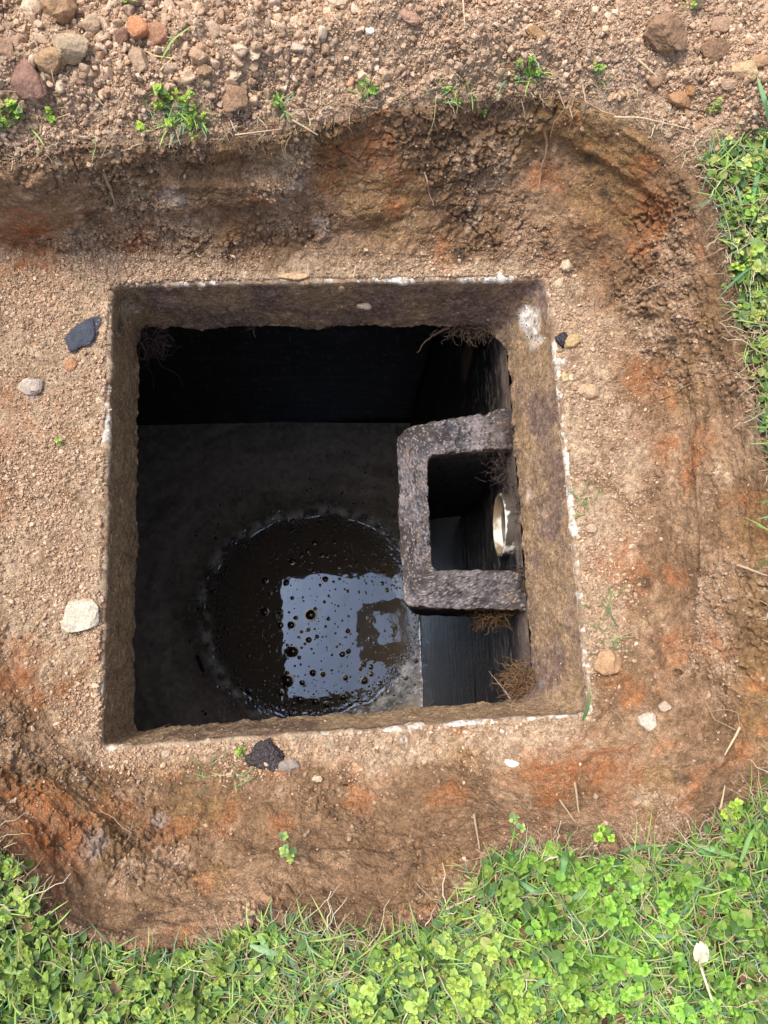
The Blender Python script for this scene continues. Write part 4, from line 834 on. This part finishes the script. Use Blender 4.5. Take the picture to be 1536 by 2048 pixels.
# single blades and stems one can point to
def blade(px, w, label, colr=(.10, .26, .13), lift=.012, name='grass_shoot', mm=None):
    pts = [at(x, y, lift * (.4 + .6 * math.sin(PI * min(1, .15 + i / max(1, len(px) - 1))))) for i, (x, y) in enumerate(px)]; q = resample(pts, max(14, 7 * len(px)))
    sl_ = np.linspace(0, 1, len(q)); cg = np.asarray(colr) * [1.25, 1.0, .72]; cg = cg * (1.15 - .3 * np.abs(sl_ - .5))[:, None] + np.array([.20, .14, .03]) * (sl_ ** 5)[:, None]; v, f, kc = ribbon(q - q[0], w * .85, col=cg); o = mesh_obj(name, v, f, mm or M_grass, col=kc); o.location = tuple(q[0]); return tag(o, label, 'grass blade')
blade([(1165, 1440), (1176, 1415), (1180, 1375)], .0052, 'dark green grass blade lying over the lower right corner of the rim', (.06, .15, .07), .006)
blade([(1536, 245), (1528, 200), (1514, 152)], .0085, 'broad blue green blade at the right edge beside the bank', (.10, .28, .17), .03)
blade([(1505, 398), (1512, 360), (1525, 310), (1532, 260)], .0075, 'broad blue green blade hanging down at the upper right turf', (.10, .30, .17), .03)
blade([(1536, 560), (1500, 520), (1470, 490), (1432, 476)], .0058, 'long grey green blade slanting over the right brink', (.20, .33, .15), .02)
blade([(1124, 1760), (1128, 1720), (1140, 1665), (1143, 1650)], .0085, 'upright blue green blade on the front brink', (.12, .30, .15), .03)
blade([(1240, 1702), (1290, 1692), (1335, 1690)], .0062, 'curved blue green blade lying on the front brink at right', (.12, .28, .14), .02)
blade([(1140, 1800), (1165, 1785), (1215, 1788)], .0072, 'arched blue green blade in the middle of the front weeds', (.12, .28, .15), .03)
blade([(1395, 1690), (1430, 1700), (1485, 1720)], .0065, 'arched blade crossing the weeds at lower right', (.12, .28, .14), .03); blade([(1310, 1785), (1325, 1810), (1370, 1865)], .0070, 'dark slanting blade in the lower right weeds', (.07, .20, .12), .03)
blade([(1480, 1725), (1500, 1670), (1536, 1630)], .0062, 'blade rising to the right edge of the photo', (.14, .32, .12), .03); blade([(1035, 1760), (1070, 1785), (1110, 1775)], .0060, 'short bent blade in the front weeds', (.09, .24, .12), .03)
blade([(1060, 1980), (1085, 1962), (1120, 1950)], .0065, 'wide blade near the bottom of the photo', (.14, .32, .13), .03); blade([(820, 2020), (850, 1990), (885, 1960)], .0070, 'dark green blade at the bottom centre', (.07, .21, .12), .03)
blade([(500, 1890), (540, 1905), (600, 1910)], .0068, 'pale blue green blade crossing the front brink', (.16, .31, .20), .03); blade([(520, 1870), (535, 1905), (555, 1935)], .0070, 'blue green blade leaning down beside the crossing blade', (.13, .30, .17), .03)
blade([(75, 1965), (110, 1950), (145, 1915)], .0058, 'curved green blade in the lower left turf', (.12, .28, .13), .03)
blade([(0, 1940), (40, 1945), (75, 1935)], .0050, 'blade at the left edge of the turf', (.16, .33, .17), .03)
blade([(1536, 1060), (1515, 1050), (1488, 1045)], .0035, 'thin green blade reaching in from the right edge', (.10, .28, .10), .02); blade([(1536, 1120), (1510, 1135)], .0030, 'short blade under the reaching blade at the right edge', (.12, .28, .1), .02)
for (pts_, w_, c_, lb) in [([(322, 120), (345, 80), (388, 48)], .0030, (.16, .32, .10), 'green shoot lying on the bank above the bright green weed'), ([(318, 50), (335, 75), (360, 78)], .0024, (.16, .30, .12), 'second green shoot crossing the first on the bank'),
                          ([(290, 102), (310, 112), (360, 118)], .0026, (.45, .44, .28), 'pale stem lying under the green shoots'), ([(320, 140), (335, 125), (350, 112)], .0018, (.40, .42, .24), 'short pale stem forking from the pale stem')]:
    blade(pts_, w_, lb, c_, .008)
for pts_, w_, lb in [([(1228, 235), (1280, 235), (1380, 258)], .0030, 'pale straw stick lying on the upper right brink'), ([(926, 0), (930, 50)], .0028, 'pale straw stick at the top edge of the photo'), ([(1275, 118), (1315, 155)], .0032, 'short broken stick on the bank near the large round clod'),
                   ([(1480, 1455), (1450, 1510)], .0034, 'bleached straw stick on the lower right pit side'), ([(1475, 1130), (1536, 1152)], .0034, 'pale straw stub at the right edge'), ([(712, 530), (707, 555)], .0030, 'short cream straw piece on the back rim'),
                   ([(1150, 1565), (1158, 1625)], .0032, 'dry upright stem on the front pit side'), ([(1120, 1600), (1150, 1645)], .0026, 'dry stem crossing the upright stem'), ([(948, 1630), (960, 1700)], .0030, 'dry stalk at the left of the front weeds'),
                   ([(1440, 1620), (1450, 1572)], .0028, 'dry stalk on the lower right brink'), ([(890, 1820), (950, 1792)], .0028, 'dry stick pointing out of the front weeds at left'), ([(585, 240), (635, 270)], .0030, 'pale stick overhanging the back brink'), ([(470, 270), (565, 258)], .0022, 'grey dry stem along the back brink')]:
    RL(pts_, w_, lb, lift=.010, jit=.0003, colr=(.50, .38, .25), name='straw', cat='straw', mm=M_straw)
# weed tufts with parts
def tuft(px, py, n, size, spread, label, grassy=0, lift=.004, hue=(1, 1, 1), group=None):
    c0 = at(px, py); e = empty('weed_tuft', tuple(c0), label, 'weed', group); acc = []; stems = []
    for i in range(n):
        d = rng.normal(size=2) * spread; q = at(px + d[0], py + d[1]) + [0, 0, lift + rng.random() * .012]
        rosette(q, size * rng.uniform(.75, 1.15), .5, None, 0, acc, np.array(hue)); b = c0 + (q - c0) * .35; b[2] = min(c0[2], q[2]) - .002
        stems.append(tube(resample([b, (b + q) / 2 + [0, 0, .003], q], 8) - c0, .0005, 4, (.22, .30, .09)))
    v, f, kc = merge(leaves_mesh(acc)); mesh_obj('leaves', v - c0, f, M_leaf, e, col=kc); 
    v, f, kc = merge(stems); mesh_obj('stem', v, f, M_grass, e, col=kc)
    if grassy:
        bl = [ribbon(blade_pts(at(px + rng.normal() * spread, py + rng.normal() * spread * .6) - c0, rng.uniform(.012, .034), rng.random() * 2 * PI, rng.uniform(.3, 1.2), .6), rng.uniform(.0010, .002), col=np.asarray(gcols[rng.integers(0, 5)]) * 1.2) for _ in range(grassy)]
        v, f, kc = merge(bl); mesh_obj('blades', v, f, M_grass, e, col=kc)
tuft(365, 235, 12, .0072, 26, 'bright green weed with grass blades on the back brink left of centre', 95, hue=(1.3, 1.15, 1))
tuft(325, 212, 5, .0075, 10, 'small green sprig on the bank left of the bright green weed', 8, hue=(1.2, 1.1, 1)); tuft(20, 245, 7, .009, 14, 'green weed at the left edge of the back brink', 10, hue=(1.2, 1.1, 1.2)); tuft(108, 243, 4, .0065, 7, 'little green seedling on the back brink near the left edge', hue=(1.3, 1.2, 1))
tuft(735, 192, 5, .007, 9, 'small green weed on the back brink near the centre', 6, hue=(.9, .95, 1)); tuft(560, 218, 4, .006, 7, 'tiny green weed right of the knobbly clod', 10, hue=(.8, .9, 1)); tuft(1045, 155, 5, .006, 22, 'dark green grass tuft on the back brink right of centre', 36, hue=(.8, .9, .9))
tuft(1190, 155, 3, .006, 8, 'green shoot at the top of the hanging roots', 10, hue=(1.1, 1.1, .9)); tuft(905, 185, 4, .006, 20, 'thin grass tuft between the two back brink weeds', 16, hue=(.9, 1, 1)); tuft(1385, 10, 4, .0065, 8, 'green seedling at the top edge of the photo', 4, hue=(1.1, 1.1, .8)); tuft(255, 4, 3, .006, 9, 'green leaf cluster cut by the top edge at left', 3)
tuft(478, 1500, 3, .0055, 6, 'tiny seedling beside the black sludge', hue=(1.1, 1.1, .9), lift=.002); tuft(122, 888, 2, .005, 6, 'tiny two leaved seedling in the crumbs left of the opening', hue=(1.3, 1.2, 1), lift=.001)
tuft(575, 1680, 3, .0085, 9, 'pale green sprig standing out over the front pit wall', hue=(1.3, 1.1, 1.8), lift=.05); tuft(1450, 1615, 6, .007, 9, 'bright upright sprig on the lower right brink', hue=(1.25, 1.15, .9), lift=.012); tuft(1415, 235, 3, .007, 9, 'pale green seedling on the red soil at upper right', hue=(1.4, 1.1, 1.8))
tuft(1010, 1650, 4, .0070, 12, 'greyish sprig at the top of the front weeds', hue=(1.2, 1.1, 1.9), lift=.01); tuft(1180, 1655, 4, .0075, 12, 'bright sprig right of the upright blade', hue=(1.1, 1.1, .9), lift=.012); tuft(1480, 548, 4, .0075, 14, 'yellow green sprig on the right brink', hue=(1.4, 1.2, .9), lift=.006)
def bladetuft(px, py, n, spread, l, cols, label, el=(.1, .8)):
    c0 = at(px, py); bl = [ribbon(blade_pts(at(px + rng.normal() * spread, py + rng.normal() * spread) - c0 + [0, 0, .001], rng.uniform(l * .4, l), rng.random() * 2 * PI, rng.uniform(*el), .6), rng.uniform(.0009, .0018), col=np.asarray(cols[rng.integers(0, len(cols))])) for _ in range(n)]
    v, f, kc = merge(bl); o = mesh_obj('grass_tuft', v, f, M_grass, col=kc); o.location = tuple(c0); return tag(o, label, 'grass')
gg = [(.13, .24, .07), (.38, .36, .18), (.08, .16, .08), (.30, .33, .12)]
bladetuft(1225, 1270, 12, 12, .045, gg, 'sparse grass wisps on the pit floor above the orange and brown stone'); bladetuft(1180, 1010, 12, 14, .03, gg, 'faint grass wisps right of the opening beside the pipe'); bladetuft(410, 1545, 12, 16, .03, gg, 'dry grass wisps left of the black sludge')
bladetuft(470, 1560, 12, 14, .03, gg, 'green grass wisps touching the black sludge'); bladetuft(1215, 1195, 8, 10, .03, gg, 'few grass wisps right of the opening at mid height'); bladetuft(195, 300, 5, 3, .03, [(.18, .33, .1)], 'pair of green blades on the upper left pit wall'); bladetuft(930, 1750, 10, 10, .03, gg, 'grey grass wisps left of the front weeds')
# dry white seed head at lower right
sh = empty('dry_flower', tuple(at(1400, 1925)), 'bleached papery flower head on a long white stem in the lower right weeds', 'dry flower')
b0 = at(1400, 1925, .03); b1 = at(1435, 2040, .02); sv, sf, sk = tube(resample([at(1402, 1935, .035), at(1415, 1975, .035), at(1440, 2045, .02)], 16) - np.array(sh.location), .0013, 6, (.66, .58, .42)); mesh_obj('stem', sv, sf, M_straw, sh, col=sk)
acc = []
for j in range(6):
    A = rz(R(-20 + j * 12 - 20)) @ rx(R(15 * j - 30)); acc.append((b0 + rng.normal(size=3) * .001, A, np.array([.011, .019, .012]), np.array([.72, .64, .46]) * rng.uniform(.85, 1.1), j % 3))
v, f, k_ = merge(leaves_mesh(acc)); mesh_obj('petals', v - np.array(sh.location), f, M_straw, sh, col=k_)
